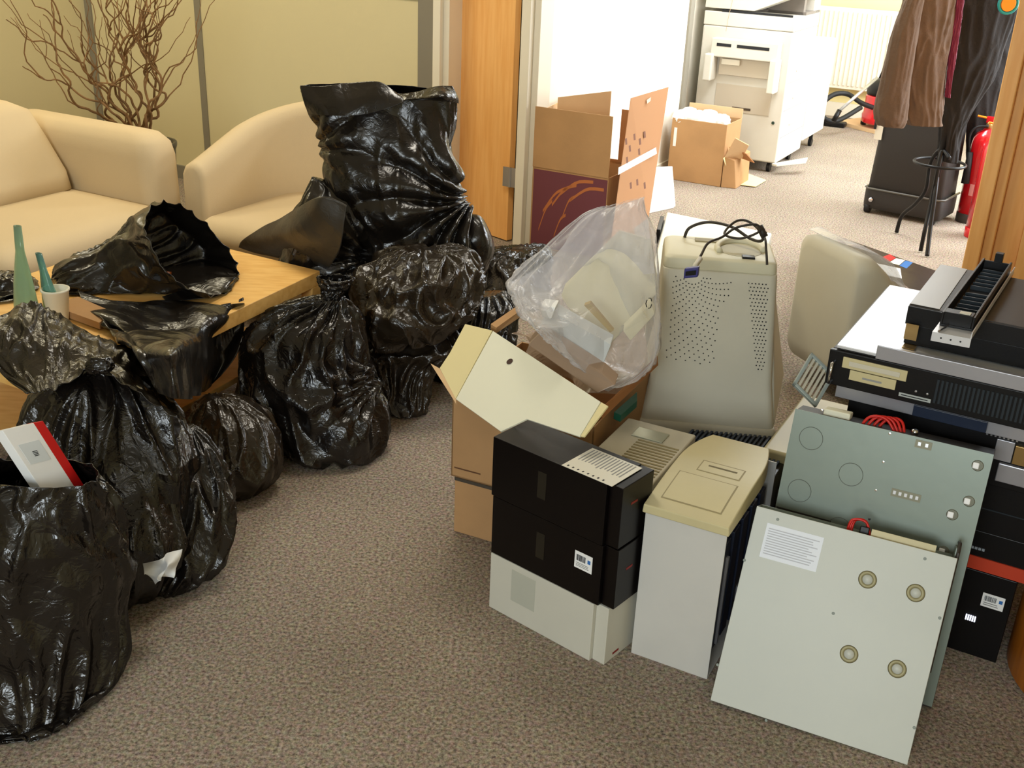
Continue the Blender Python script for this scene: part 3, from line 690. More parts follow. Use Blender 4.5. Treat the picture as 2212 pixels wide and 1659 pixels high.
# B11 right rear + one under
r = [PR(1040, 660, 1160, 670, 4.6, .9), PR(1030, 620, 1180, 640, 4.6, .9), PR(1035, 575, 1185, 580, 4.65, .8), PR(1050, 550, 1180, 545, 4.7, .7), PR(1090, 541, 1150, 536, 4.7, .6)]
bag('glossy black bin bag on the floor beneath the door, right of the heap', [tip(r[0], .7)] + r, 81, fold=.03, lump=.02, crk=.014)
r = [PR(930, 830, 1060, 800, 3.75, .8), PR(930, 790, 1100, 770, 3.78, .8), PR(950, 730, 1110, 720, 3.8, .8), PR(980, 670, 1115, 660, 3.85, .7), PR(1010, 640, 1090, 630, 3.9, .5)]
bag('black bin bag squeezed between the heap and the open cardboard box', [tip(r[0], .7)] + r, 91, fold=.02, lump=.02, crk=.012)
# filler low bag between B9 and B5
r = [PR(690, 720, 800, 730, 3.75, .8), PR(680, 690, 830, 700, 3.75, .9), PR(690, 640, 830, 640, 3.8, .8), PR(720, 600, 800, 600, 3.85, .6)]
bag('black bin bag between the table corner and the glossy round bag', r, 95, fold=.02, lump=.02, crk=.010)
# ================================================================== BOX STACK, TOWERS, MONITORS
ls = (W(1298, 1442) - W(1056, 1310)); KF = Fr(W(1056, 1310), ls)
LB, DB = .353, .135
def carton(z0, z1, m, label, dx=0, dy=0, dl=0, step=True):
    f = Fr(KF(dx, dy, z0), ls); t = thing('toner_carton', label, 'box', f.o, 'stacked toner cartons')
    h = z1 - z0 - .001
    M().box(f, 0, LB + dl - .035, 0, DB, 0, h).build('carton_body', m, t, bevel=.0015)
    M().box(f, LB + dl - .0348, LB + dl, .012 if step else 0, DB, .0, h - .002).build('end_flap', m, t, bevel=.0015)
    return t, f, h
t, f, h = carton(0, .163, grey_card, 'pale grey carton at the bottom of the front stack')
M().box(f, .07, .145, -.0006, 0, .055, .145).build('grey_label', mat('faded_grey_print', (182, 182, 168), .6), t)
M().box(f, LB + .0001, LB + .0006, .045, .07, .012, .018).build('red_print', mat('dull_red_print', (130, 24, 18), .5), t)
t, f, h = carton(.164, .326, black_card, 'black carton with a small barcode label, middle of the front stack', .0, .0, .012)
M().box(f, .255, .305, -.0008, 0, .075, .12).build('white_label', paper, t)
barcode('barcode', f, .26, .287, .096, .112, -.0014, ink, t)
M().box(f, .292, .300, -.0012, -.0008, .098, .108).build('blue_logo', blue_ink, t)
lines_print('printed_text', f, .26, .298, .080, .092, -.0012, 3, paper_grey, t, 3, .4, .2, axis='w')
M().box(f, .14, .165, -.0006, 0, .05, .12).build('dark_logo', mat('dark_gold_print', (30, 25, 14), .5), t)
M().box(f, LB + .0121, LB + .0126, .05, .075, .09, .096).build('red_mark', mat('dull_red_print', (130, 24, 18), .5), t)
t, f, h = carton(.327, .486, black_card, 'black carton topped by a printed white sheet, uppermost of the front stack', -.004, -.002, .014)
M().box(f, .14, .165, -.0006, 0, .05, .12).build('dark_logo', MATS['dark_gold_print'], t)
M().box(f, LB + .0141, LB + .0146, .05, .075, .10, .106).build('red_mark', MATS['dull_red_print'], t)
M().box(f, .205, .345, .0, .118, h, h + .001).build('printed_sheet', mat('grey_paper_sheet', (226, 222, 206), .35), t)
lines_print('printed_text', Fr(f(.212, .112, 0), f.v * -1, f.u), .0, .07, .0, .125, h + .0011, 14, paper_grey, t, 5, .35, .15)
barcode_m = M()
for i in range(8): barcode_m.box(f, .215 + i * .014, .219 + i * .014, .006, .012, h + .0011, h + .0014)
barcode_m.build('print_marks', ink, t)

# tower with arched beige bezel on top
O = W(1363, 1410); U = W(1527, 1468) - O; TWF = Fr(O, U); TW, TD, TH = .192, .40, .395
tw = thing('pc_tower', 'off-white computer tower with an arched beige front facing up', 'computer', TWF(.1, .2), 'computer towers on end')
M().box(TWF, 0, TW, 0, .004, 0, TH).box(TWF, 0, .004, .004, TD, 0, TH).box(TWF, .004, TW, .004, TD, 0, .004).box(TWF, .004, TW, TD - .004, TD, 0, TH).build('side_panel', tower_white, tw, bevel=.001)
k = M().box(TWF, .02, TW - .03, .02, TD - .02, .02, TH - .01)
for i in range(5): k.box(TWF, TW - .03, TW - .01, .04 + i * .07, .085 + i * .07, .05, .34)
k.build('dark_chassis', blue_dark, tw, bevel=.002)
M().box(TWF, TW - .01, TW - .004, .06, .07, .06, .3).build('metal_strip', alu, tw)
M().box(TWF, TW - .012, TW - .006, .2, .22, .1, .14).build('metal_strip', alu, tw)
# arched bezel: profile along depth
k = M(); n = 24; prof = []
for i in range(n + 1):
    v = i / n; z = .030 + .038 * sin(pi * min(1, v * .62 + .12)) - .022; prof.append((-.008 + v * (TD - .0), TH + z))
for i in range(n):
    (v0, z0), (v1, z1) = prof[i], prof[i + 1]
    def hw(v):   # taper/rounded back outline
        q = max(0, (v - TD * .55) / (TD * .45)); return .03 * q ** 2
    k.hexa([TWF(-.006 + hw(v0), v0, TH), TWF(TW + .006 - hw(v0), v0, TH), TWF(TW + .006 - hw(v1), v1, TH), TWF(-.006 + hw(v1), v1, TH),
            TWF(-.004 + hw(v0), v0, z0), TWF(TW + .004 - hw(v0), v0, z0), TWF(TW + .004 - hw(v1), v1, z1), TWF(-.004 + hw(v1), v1, z1)])
bmesh.ops.remove_doubles(k.bm, verts=k.bm.verts, dist=.0002)
k.build('front_bezel', beige, tw, bevel=.003, seg=3)
def zt_at(v): return TH + .008 + .038 * sin(pi * min(1, (v + .008) / TD * .62 + .12))
def strip(name, a0, a1, v0, v1, m, up=.0008, rim=False):
    k = M(); n = 8
    for i in range(n):
        x0 = v0 + (v1 - v0) * i / n; x1 = v0 + (v1 - v0) * (i + 1) / n
        k.hexa([TWF(a0, x0, zt_at(x0) - .002), TWF(a1, x0, zt_at(x0) - .002), TWF(a1, x1, zt_at(x1) - .002), TWF(a0, x1, zt_at(x1) - .002),
                TWF(a0, x0, zt_at(x0) + up), TWF(a1, x0, zt_at(x0) + up), TWF(a1, x1, zt_at(x1) + up), TWF(a0, x1, zt_at(x1) + up)])
    return k.build(name, m, tw)
groove = mat('bezel_groove', (150, 138, 100), .6)
strip('drive_cover', .022, .165, .03, .15, groove, .0006); strip('drive_door', .025, .162, .034, .147, beige, .0012)
strip('floppy_slot', .055, .16, .172, .225, groove, .0006); strip('floppy_face', .058, .157, .175, .221, beige, .0011)
strip('slot_opening', .075, .145, .2, .206, mat('slot_dark', (110, 100, 70), .7), .0016)

# second tower behind carton stack, bezel up
O2 = W(1398, 1068, .40); TF2 = Fr(V3((O2.x - .165, O2.y + .105, 0)), U)
t2 = thing('pc_tower', 'computer tower with ribbed beige front facing up, behind the black cartons', 'computer', TF2(.1, .15), 'computer towers on end')
M().box(TF2, 0, .185, 0, .34, 0, .375).build('side_panel', tower_white, t2, bevel=.002)
M().box(TF2, -.003, .188, -.003, .343, .375, .40).build('front_bezel', beige2, t2, bevel=.005, seg=3)
k = M()
for i in range(15): k.box(TF2, .07, .18, .02 + i * .015, .026 + i * .015, .40, .4016)
k.build('bezel_ribs', groove, t2)
M().box(TF2, .045, .13, .245, .30, .40, .4035).build('logo_plate', mat('silver_badge', (176, 178, 160), .3, .5), t2, bevel=.001)
# dark blue grille tower beneath the monitor
TF3 = Fr(TWF(.06, TD + .03, 0), U)
t3 = thing('pc_tower', 'dark blue meshed computer front lying beneath the large monitor', 'computer', TF3(.15, .1), 'computer towers on end')
M().box(TF3, -.19, .10, .0, .36, 0, .27).build('side_panel', blackp, t3, bevel=.003)
k = M()
for i in range(22): k.box(TF3, -.185 + i * .0127, -.179 + i * .0127, .005, .355, .27, .276)
k.build('mesh_front', mat('slate_blue_mesh', (70, 80, 100), .5), t3)
k = M()
for i in range(22): k.box(TF3, -.185 + i * .0127, -.179 + i * .0127, -.005, .0, .02, .26)
k.build('side_grille', MATS['slate_blue_mesh'], t3)

# large CRT, screen facing down
zb, ztp = .28, .765
o_ = W(1378, 912, zb); u_ = W(1672, 938, zb) - o_; MF = Fr(V3((o_.x, o_.y, 0)), u_)
mo = thing('crt_monitor', 'large beige tube monitor lying face down with perforated back and loose cable', 'monitor', MF(.2, .2, zb))
def frontb(c):   # front face depth offset and left/right widths vs height
    q = max(0, min(1, (c - zb) / (ztp - zb)))
    a0 = .0 + .030 * min(1, q / .4) ** .8; a1 = .39 - .035 * q - .012 * min(1, q / .3)
    b0 = .0 + .07 * q ** .8; b1 = .43 - .14 * q
    return a0, a1, b0, b1
secs = []
for i in range(15):
    c = zb + (ztp - zb) * i / 14; a0, a1, b0, b1 = frontb(c); secs.append((a0, a1, b0, b1, c, .022))
M().rrloft(MF, secs[:-1]).build('rear_housing', crt_m, mo, smooth=True, bevel=.004)
a0, a1, b0, b1 = frontb(ztp)
M().rrloft(MF, [(a0 - .001, a1 + .001, b0 - .001, b1 + .001, ztp - .035, .022), (a0 + .002, a1 - .002, b0 + .002, b1 - .002, ztp - .006, .022), (a0 + .012, a1 - .012, b0 + .012, b1 - .012, ztp, .02)]).build('rear_cap', crt_top, mo, smooth=True, bevel=.003)
M().rrloft(MF, [(-.004, .394, -.004, .434, zb - .03, .02), (-.006, .396, -.006, .436, zb - .002, .02), (.0, .39, .0, .43, zb + .012, .02)]).build('screen_bezel', crt_m, mo, smooth=True, bevel=.003)
M().box(MF, .03, .36, .04, .39, zb - .035, zb - .03).build('screen', dark, mo)
_b0, _b1 = frontb(ztp)[2:]
M().hexa([MF(.36, .03, zb + .012), MF(.392, .03, zb + .012), MF(.46, .42, zb + .012), MF(.36, .42, zb + .012), MF(.30, _b0 + .03, ztp - .05), MF(.340, _b0 + .03, ztp - .05), MF(.350, _b1 - .02, ztp - .05), MF(.30, _b1 - .02, ztp - .05)]).build('side_wing', crt_m, mo, bevel=.008, seg=3)
k = M()
for i in range(30):
    for j in range(34):
        rr_ = .03 + .0095 * i; an = radians(178 + j * (300 / (i + 12)) * .72)
        if an > radians(352): continue
        x = .115 + rr_ * cos(an); z = ztp - .045 + rr_ * sin(an)
        if x < a0 + .03 or z > ztp - .055 or z < ztp - .30 or x > .225: continue
        aa, ab, bb, bc = frontb(z)
        if x < aa + .022: continue
        if x > .245 - (ztp - .055 - z) * .55 and z < ztp - .09 and x > .2: continue
        c_ = MF(x, bb - .0006, z); k.box(Fr(c_, MF.u, MF.v), -.0016, .0016, -.001, .003, -.0013, .0013)
k.build('vent_holes', ink, mo); k = M()
for i in range(24):
    for j in range(7):
        z = ztp - .06 - i * .0105; x = .268 + .0095 * j + i * .0022 + (i % 2) * .0045
        aa, ab, bb, bc = frontb(z)
        if x > ab - .024 or z < ztp - .31: continue
        c_ = MF(x, bb - .0006, z); k.box(Fr(c_, MF.u, MF.v), -.0017, .0017, -.001, .003, -.0014, .0014)
k.build('vent_holes', ink, mo)
# recess rim and sockets on the cap
k = M()
arc = [MF(.245 + .065 * cos(radians(a)), b0 + .10 + .085 * sin(radians(a)), ztp + .004) for a in range(0, 215, 12)]
k.tube(arc, .009, 8)
k.build('recess_rim', crt_top, mo, smooth=True)
M().lathe(Fr(MF(.245, b0 + .10, 0), MF.u, MF.v), [(.06, ztp - .002), (.06, ztp + .001), (.001, ztp + .001)], 28).build('recess_shade', mat('shadow_beige_plastic', (176, 168, 138), .6), mo)  # darker disc paints the recess's shade onto the flat cap
M().box(MF, .245, .28, b0 + .02, b0 + .045, ztp, ztp + .006).build('power_socket', blackp, mo, bevel=.001)
M().box(MF, .12, .19, b0 + .16, b0 + .19, ztp, ztp + .003).build('rating_plate', groove, mo)
# cables
mx = lambda px, py, Y: D(px, py, Y)
cab = [mx(1657, 572, 2.88), mx(1655, 540, 2.9), mx(1650, 510, 2.95), mx(1620, 480, 3.0), mx(1590, 478, 3.0), mx(1565, 505, 2.95), mx(1600, 515, 2.92), mx(1640, 500, 2.9), mx(1632, 485, 2.9), mx(1590, 492, 2.9), mx(1560, 512, 2.88), mx(1530, 525, 2.84), mx(1515, 550, 2.80), mx(1503, 572, 2.76)]
M().tube(curve_pts(cab, 120), .0035, 8).build('cable', blackm, mo, smooth=True)
cab2 = [mx(1478, 515, 3.1), mx(1490, 492, 3.1), mx(1530, 480, 3.1), mx(1580, 490, 3.05), mx(1620, 515, 3.0), mx(1645, 520, 2.95), mx(1654, 500, 2.95)]
M().tube(curve_pts(cab2, 80), .0045, 8).build('cable', blackm, mo, smooth=True)
M().tube([mx(1640, 488, 2.93), mx(1652, 512, 2.92)], .010, 10).build('ferrite', blackm, mo, smooth=True)
vc = mx(1494, 588, 2.70); VF = Fr(vc, (1, -.5, .35), (.4, .9, .2))
VF = Fr(vc, V3((1, -.4, .3)))
M().box(VF, -.019, .019, -.008, .008, -.014, .014).build('vga_plug', vga_m, mo, bevel=.003)
M().box(VF, -.014, .014, -.0095, -.008, -.006, .006).build('plug_face', blackp, mo)
M().tube([vc + V3((.008, .01, .01)), mx(1503, 572, 2.76), mx(1513, 558, 2.78)], .007, 10).build('strain_relief', beige2, mo, smooth=True)

# white flat case behind the monitor
wq = [W(1405, 592, .40), W(1640, 592, .40), W(1668, 503, .40), W(1440, 457, .40)]
wc = thing('white_printer_case', 'white flat-topped printer case behind the large monitor', 'printer', V3((wq[0].x, wq[0].y, 0)))
M().hexa([V3((p.x, p.y, .0)) for p in wq] + wq).build('case', mat('white_case_plastic', (226, 224, 210), .4), wc, bevel=.008, seg=3)
k = M(); lf = Fr(wq[0], wq[3] - wq[0])
L_ = (wq[3] - wq[0]).length
k.box(lf, L_ * .45, L_ * .9, -.004 + 0, .006, -.07, -.015); k.box(lf, L_ * .62, L_ * .86, .004, .02, -.05, .012); k.build('black_ports', blackp, wc, bevel=.002)

# second CRT behind at right, screen toward the right, in film
cf_o = W(1812, 832, .10); C2 = Fr(V3((cf_o.x, cf_o.y, 0)), V3((.93, .36, 0)))
c2 = thing('crt_monitor', 'pale round-backed tube monitor wrapped in clear film, behind the rack servers', 'monitor', C2(.2, .2, 0))
k = M(); secs = []
# sections stacked along u (back -> screen)
CX = Fr(C2.o, V3((0, 0, 1)), C2.v, C2.u)   # u=z up, v=depth, w=along
for (x, zlo, zhi, d0, d1, r) in ((0, .16, .53, .02, .34, .05), (.01, .10, .57, .0, .36, .06), (.07, .07, .565, -.01, .38, .06), (.13, .05, .51, -.02, .40, .05), (.19, .04, .425, -.03, .42, .04), (.25, .03, .34, -.03, .42, .03), (.29, .02, .31, -.03, .42, .02)):
    secs.append((zlo, zhi, d0, d1, x, r))
k.rrloft(CX, secs).build('rear_housing', beige2, c2, smooth=True)
M().rrloft(CX, [(.0, .33, -.035, .425, .29, .02), (.0, .33, -.035, .425, .33, .02)]).build('screen_bezel', crt_m, c2, smooth=True, bevel=.003)
k = M()
for i in range(18): k.box(C2, .30 + .002 * i, .303 + .002 * i + .0, .0 + i * .022, .006 + i * .022, .462 + .0, .49)
M().box(C2, .25, .33, 0, .40, .335, .345).build('grille_band', mat('white_grille', (205, 205, 200), .4), c2, bevel=.004)
k.bm.free()
M().box(C2, .33, .334, .0, .39, .04, .31).build('screen', dark, c2)
sheet('clear_wrap', [[C2(.05, .02, .59), C2(.12, -.02, .55), C2(.2, -.04, .44), C2(.34, -.05, .37)], [C2(.02, .2, .59), C2(.12, .2, .56), C2(.22, .2, .46), C2(.36, .2, .39)], [C2(.03, .36, .57), C2(.12, .39, .55), C2(.22, .43, .44), C2(.36, .42, .35)]], 30, 40, 88, film, c2, lump=.01, crk=.01)

# third low beige things around: keyboard-like slab right of the tower (partial)
sb = W(1665, 975, .30)
tg = thing('beige_case', 'beige computer case corner peeping between monitor and grey chassis', 'computer', V3((sb.x, sb.y, 0)))
M().box(Fr(V3((sb.x - .03, sb.y + .0, 0)), A), 0, .22, .02, .45, 0, .30).build('case', beige, tg, bevel=.01, seg=3)
M().box(Fr(V3((sb.x - .03, sb.y + .0, 0)), A), .02, .2, -.002, .0, .05, .2).build('drive_cover', beige2, tg)

# drive bracket leaning (grey slotted)
q0, q1, q2_, q3 = D(1712, 830, 2.46), D(1752, 762, 2.52), D(1795, 800, 2.50), D(1762, 880, 2.43)
br = thing('slotted_bracket', 'small pale grey slotted metal cover leaning beside the rack server stack', 'bracket', q3)
bu = (q1 - q0); bv = (q3 - q0); BF = Fr(q0, bu, bv.normalized(), bu.cross(bv))
bu_l, bv_l = bu.length, bv.length
k = M().box(BF, 0, bu_l, 0, .008, -.006, .006).box(BF, 0, bu_l, bv_l - .008, bv_l, -.006, .006).box(BF, 0, .008, 0, bv_l, -.006, .006).box(BF, bu_l - .008, bu_l, 0, bv_l, -.006, .006)
k.build('frame', mat('pale_steel_blue', (176, 188, 184), .4, .3), br, bevel=.001)
k = M()
for i in range(5): k.box(BF, .008, bu_l - .008, .012 + i * (bv_l - .02) / 5, .012 + (i + .55) * (bv_l - .02) / 5, -.002, .002)
k.build('slats', beige2, br)

# ================================================================== CARDBOARD BOXES WITH THE OPEN CARTON
cb0 = W(980, 1147); cb1 = W(1065, 1172); CFb = Fr(cb0, cb1 - cb0)
bxl = thing('cardboard_box', 'plain brown cardboard box on the carpet, under the open carton', 'box', cb0, 'brown cardboard cartons')
M().box(CFb, 0, .42, 0, .30, 0, .175).build('carton_body', card, bxl, bevel=.002)
M().box(CFb, .0, .42, -.001, 0, .166, .176).build('worn_edge', mat('dark_tape', (70, 62, 52), .6), bxl)
# open carton: tilted slightly, standing on it
uo = (W(1270, 905, .42) - W(985, 862, .42)); 
OC = Fr(CFb(-.012, .0, .177), CFb.u, CFb.v)
oc = thing('open_carton', 'open brown carton with a white lid flap, filled with film-wrapped parts', 'box', OC.o)
OL, OD, OH = .41, .44, .25
for nm, bb in (('side_wall', (0, .004, 0, OD)), ('side_wall', (OL - .004, OL, 0, OD)), ('side_wall', (0, OL, 0, .004)), ('side_wall', (0, OL, OD - .004, OD))):
    M().box(OC, bb[0], bb[1], bb[2], bb[3], 0, OH).build(nm, card, oc)
M().box(OC, 0, OL, 0, OD, 0, .004).build('bottom', card, oc)
lines_print('printed_text', OC, .01, .10, .025, .032, -.0006, 1, mat('brown_print', (100, 66, 40), .8), oc, 2, .6, .1, axis='w')
# white lid flap hanging to the front (polygon measured), thickness real
zf = .50
fp = [(1065, 715, .60), (1310, 872, .60), (1300, 905, .565), (1255, 943, .525), (1138, 905, .50), (1082, 932, .475), (985, 862, .475), (1000, 770, .545), (1005, 700, .60)]
pl_o = W(1065, 715, .60); pl_u = (W(1310, 872, .585) - pl_o).normalized(); pl_d = (W(985, 862, .475) - pl_o)
pl_n = pl_u.cross(pl_d).normalized()
def onp(px, py, off=0):
    d = ray(px, py); o0 = pl_o + pl_n * off; return CAM + d * ((o0 - CAM).dot(pl_n) / d.dot(pl_n))
if pl_n.dot(fwd) < 0: pl_n = -pl_n
M().prism([onp(*q) for q in ((1065, 715), (1297, 868), (1252, 943), (1138, 905), (1082, 932), (985, 862))], pl_n * .004).build('white_flap', white_card, oc)
M().prism([onp(*q) for q in ((1063, 714), (1005, 700), (972, 762), (950, 795), (984, 861))], pl_n * .004).build('side_tab', cream_card, oc)
M().prism([onp(*q) for q in ((950, 796), (930, 785), (985, 872), (985, 862))], pl_n * .004).build('torn_tab', card2, oc)
M().prism([onp(*q) for q in ((1299, 869), (1313, 877), (1262, 943), (1254, 942))], pl_n * .004).build('corner_tab', cream_card, oc)
hc = onp(1101, 781, -.0008)
M().lathe(Fr(hc, pl_u, None, pl_n), [(.009, -.0006), (.009, 0), (.0001, 0)], 24).build('punched_hole', mat('hole_dark', (70, 48, 40), .8), oc)
# far-left cardboard rim behind film
M().hexa([W(1060, 712, .58), W(1072, 720, .58), W(1128, 682, .62), W(1118, 672, .62), W(1060, 700, .60), W(1072, 708, .60), W(1128, 668, .64), W(1118, 660, .64)]).build('back_flap', card, oc)
M().prism([W(1300, 905, .50), W(1420, 790, .50), W(1418, 770, .52), W(1300, 880, .53)], V3((.003, .004, 0))).build('right_flap', card_in, oc)
# contents
sheet('crumpled_film', [[W(1095, 705, .47), W(1160, 690, .50), W(1250, 690, .50), W(1380, 720, .48)], [W(1120, 735, .45), W(1190, 740, .50), W(1290, 770, .49), W(1400, 780, .46)], [W(1180, 790, .45), W(1240, 800, .49), W(1300, 830, .48), W(1370, 840, .45)], [W(1235, 838, .44), W(1270, 860, .45), W(1300, 872, .45), W(1330, 880, .44)]], 60, 80, 141, film_mat('taupe_film', (176, 154, 136), .62, .25), oc, lump=.03, crk=.03, thick=0)
Yc = 2.62
fm = thing('foam_packing', 'pale cream foam insert inside the clear plastic bag', 'packaging', D(1280, 600, 2.75))
M().prism([D(*q) for q in ((1210, 640, 2.72), (1330, 520, 2.9), (1400, 540, 2.92), (1418, 640, 2.78), (1320, 745, 2.62), (1240, 690, 2.66))], V3((.012, .05, .02))).build('foam_slab', foam_m, fm, bevel=.006, seg=2)
M().prism([D(*q) for q in ((1262, 660, 2.64), (1275, 655, 2.64), (1325, 715, 2.585), (1318, 718, 2.585))], V3((.002, .01, .004))).build('gold_strip', mat('ochre_foil', (170, 140, 50), .4, .3), fm)
M().prism([D(*q) for q in ((1345, 715, 2.6), (1405, 655, 2.68), (1415, 680, 2.66), (1362, 738, 2.58))], V3((.004, .03, .01))).build('foam_block', foam_m, fm, bevel=.003)
gp = thing('grey_wrapped_panel', 'pale grey flat part in film across the open carton', 'packaging', D(1250, 740, 2.55))
M().prism([D(*q) for q in ((1185, 668, 2.66), (1320, 745, 2.52), (1300, 795, 2.49), (1165, 705, 2.63))], V3((.01, .04, .012))).build('panel', mat('pale_blue_grey_plastic', (190, 194, 194), .4), gp, bevel=.003)
M().prism([D(*q) for q in ((1168, 660, 2.64), (1200, 664, 2.6), (1190, 690, 2.6), (1170, 685, 2.63))], V3((.01, .03, .01))).build('white_tip', paper, gp, bevel=.003)
bpn = thing('brown_wrapped_board', 'brownish film-wrapped part lying along the rim of the open carton', 'packaging', D(1230, 790, 2.5))
M().prism([D(*q) for q in ((1165, 720, 2.58), (1300, 805, 2.46), (1330, 832, 2.43), (1290, 850, 2.43), (1140, 745, 2.57))], V3((.01, .04, .012))).build('board', mat('taupe_plastic', (150, 126, 104), .35), bpn, bevel=.003)
# film bag
fb = thing('clear_plastic_bag', 'large clear plastic bag bulging upright out of the open carton', 'bag', D(1260, 820, 2.6))
r = [PR(1150, 700, 1340, 845, 2.52, .35), PR(1118, 665, 1418, 790, 2.58, .4), PR(1108, 640, 1425, 700, 2.66, .45), PR(1100, 610, 1420, 590, 2.74, .42), PR(1165, 545, 1415, 510, 2.8, .38), PR(1250, 470, 1392, 450, 2.84, .3), PR(1300, 450, 1390, 425, 2.86, .15)]
sack('film_bag', [tip(r[0], .6)] + r, 101, film, fb, fold=.02, lump=.02, crk=.012, nu=80, nv=110, openend=True, zmin=.2, thick=0)
sheet('milky_layer', [[D(1102, 612, 2.76), D(1190, 560, 2.84), D(1260, 470, 2.92), D(1330, 446, 2.95), D(1390, 425, 2.95)],
    [D(1110, 640, 2.72), D(1180, 610, 2.78), D(1260, 540, 2.86), D(1340, 500, 2.9), D(1400, 480, 2.9)],
    [D(1122, 680, 2.68), D(1170, 660, 2.72), D(1240, 620, 2.8), D(1330, 600, 2.84), D(1415, 590, 2.82)]], 50, 60, 103, film2, fb, lump=.012, crk=.012, thick=0)
k = M(); c_ = D(1402, 655, 2.60)
for i in range(3):
    a = 2 * pi * i / 3 + .4; b = a + 1.5
    k.tube([c_ + V3((.007 * cos(a), 0, .014 * sin(a))), c_ + V3((.008 * cos((a + b) / 2), 0, .015 * sin((a + b) / 2))), c_ + V3((.007 * cos(b), 0, .014 * sin(b)))], .0013, 6)
k.build('recycling_mark', ink, fb)
# teal thing under rim
tag(M().prism([W(1325, 905, .42), W(1375, 860, .42), W(1375, 880, .42), W(1340, 912, .42)], Z * .02).build('circuit_board', green_pcb, None, .001), 'small green circuit board piece beside the open carton', 'circuit board')

# ================================================================== LEANING SERVER CHASSIS
def lean_frame(x, y, z, az, ti, ro):
    U = V3((cos(az), sin(az), 0)); Nn = V3((-sin(az), cos(az), 0)); Vv = Z * cos(ti) + Nn * sin(ti)
    U2 = U * cos(ro) + Vv * sin(ro); V2 = Vv * cos(ro) - U * sin(ro); n = V2.cross(U2)   # n points back
    if n.dot(Nn) < 0: n = -n
    return Fr((x, y, z), U2, n, V2)
P1 = lean_frame(.480, 1.968, .012, -.387, .439, -.028); Lp = .453
p1 = thing('server_chassis', 'pale grey steel server chassis leaning in front, four round dimples and paper label', 'server', P1.o, 'leaning server chassis')
M().box(P1, 0, .43, 0, .0022, 0, Lp).build('cover', putty, p1, bevel=.001)
M().box(P1, .0, .002, .0025, .088, 0, Lp).box(P1, 0, .428, .086, .088, 0, Lp).box(P1, 0, .428, .0025, .086, 0, .002).box(P1, .424, .428, .03, .086, 0.0, Lp + .02).build('tray', zinc, p1, bevel=.001)
M().box(P1, .429, .431, .012, .05, .02, Lp - .03).build('slide_rail', blackm, p1)
M().box(P1, .426, .434, .052, .076, .03, Lp + .015).build('rail_strip', mat('blue_grey_steel', (128, 136, 138), .4, .3), p1, bevel=.001)
M().tube([P1(.430, .022, .2), P1(.430, .022, Lp + .01), P1(.430, .035, Lp + .03), P1(.430, .07, Lp + .03)], .004, 8).build('cable_bracket', blackm, p1)
k = M()
for a, c in ((.262, .352), (.352, .346), (.262, .20), (.355, .195)):
    pass
def inP(f, px, py):   # point of a chassis face under a measured pixel -> (a,c)
    d = ray(px, py); t = (f.o - CAM).dot(f.v) / d.dot(f.v); q = CAM + d * t - f.o; return q.dot(f.u), q.dot(f.w)
for px, py in ((1874, 1252), (1978, 1281), (1834, 1413), (1938, 1445)):
    a, c = inP(P1, px, py); fr = Fr(P1(a, 0, c), P1.u, P1.w, P1.v * -1)
    kk = M().lathe(fr, [(.0195, .0), (.0175, .0012), (.0125, .0012), (.0110, .0002)], 32)
    dm_ = kk.build('dimple', mat('worn_brass_ring', (136, 128, 92), .45, .3), p1, smooth=True)
    M().lathe(fr, [(.0108, .0), (.0105, .0022), (.0002, .0026)], 28).build('dimple_centre', putty, dm_, smooth=True)
k = M()
for px, py in ((1680, 1122), (1608, 1210), (1550, 1436), (1655, 1556), (1838, 1621), (1975, 1572), (2030, 1335), (1998, 1207), (1800, 1325)):
    a, c = inP(P1, px, py); k.lathe(Fr(P1(a, 0, c), P1.u, P1.w, P1.v * -1), [(.0035, 0), (.003, .001), (.0003, .0012)], 12)
k.build('screws', mat('dull_screw_grey', (138, 146, 140), .6), p1)
qa = [inP(P1, *q) for q in ((1640, 1202), (1762, 1236), (1780, 1165), (1658, 1129))]
lb = Fr(P1(qa[0][0], -.0006, qa[0][1]), P1(qa[1][0], 0, qa[1][1]) - P1(qa[0][0], 0, qa[0][1]), P1.v, P1(qa[3][0], 0, qa[3][1]) - P1(qa[0][0], 0, qa[0][1]))
lw = (P1(qa[1][0], 0, qa[1][1]) - P1(qa[0][0], 0, qa[0][1])).length; lh = (P1(qa[3][0], 0, qa[3][1]) - P1(qa[0][0], 0, qa[0][1])).length
M().box(lb, 0, lw, -.0002, .0004, 0, lh).build('paper_label', mat('bluish_white_paper', (236, 240, 248), .6), p1)
lines_print('printed_text', lb, .006, lw - .006, .008, lh - .008, -.0008, 11, mat('pale_print', (196, 198, 206), .7), p1, 9, .4, .2, axis='w')
# top edge bits: red wires, connectors, beige strip
k = M()
a, c = inP(P1, 1862, 1160)
for i in range(3):
    k.tube(curve_pts([P1(.20 + i * .004, .03, Lp - .01), P1(.205 + i * .003, .025 + i * .004, Lp + .022), P1(.235, .025 + i * .004, Lp + .024), P1(.25 - i * .003, .03, Lp - .01)], 20), .003, 6)
k.build('red_wires', red_wire, p1, smooth=True)
M().box(P1, .25, .385, .012, .022, Lp - .01, Lp + .014).build('card_edge', beige, p1)
M().box(P1, .225, .245, .02, .035, Lp - .01, Lp + .015).build('black_plug', blackp, p1, bevel=.002)

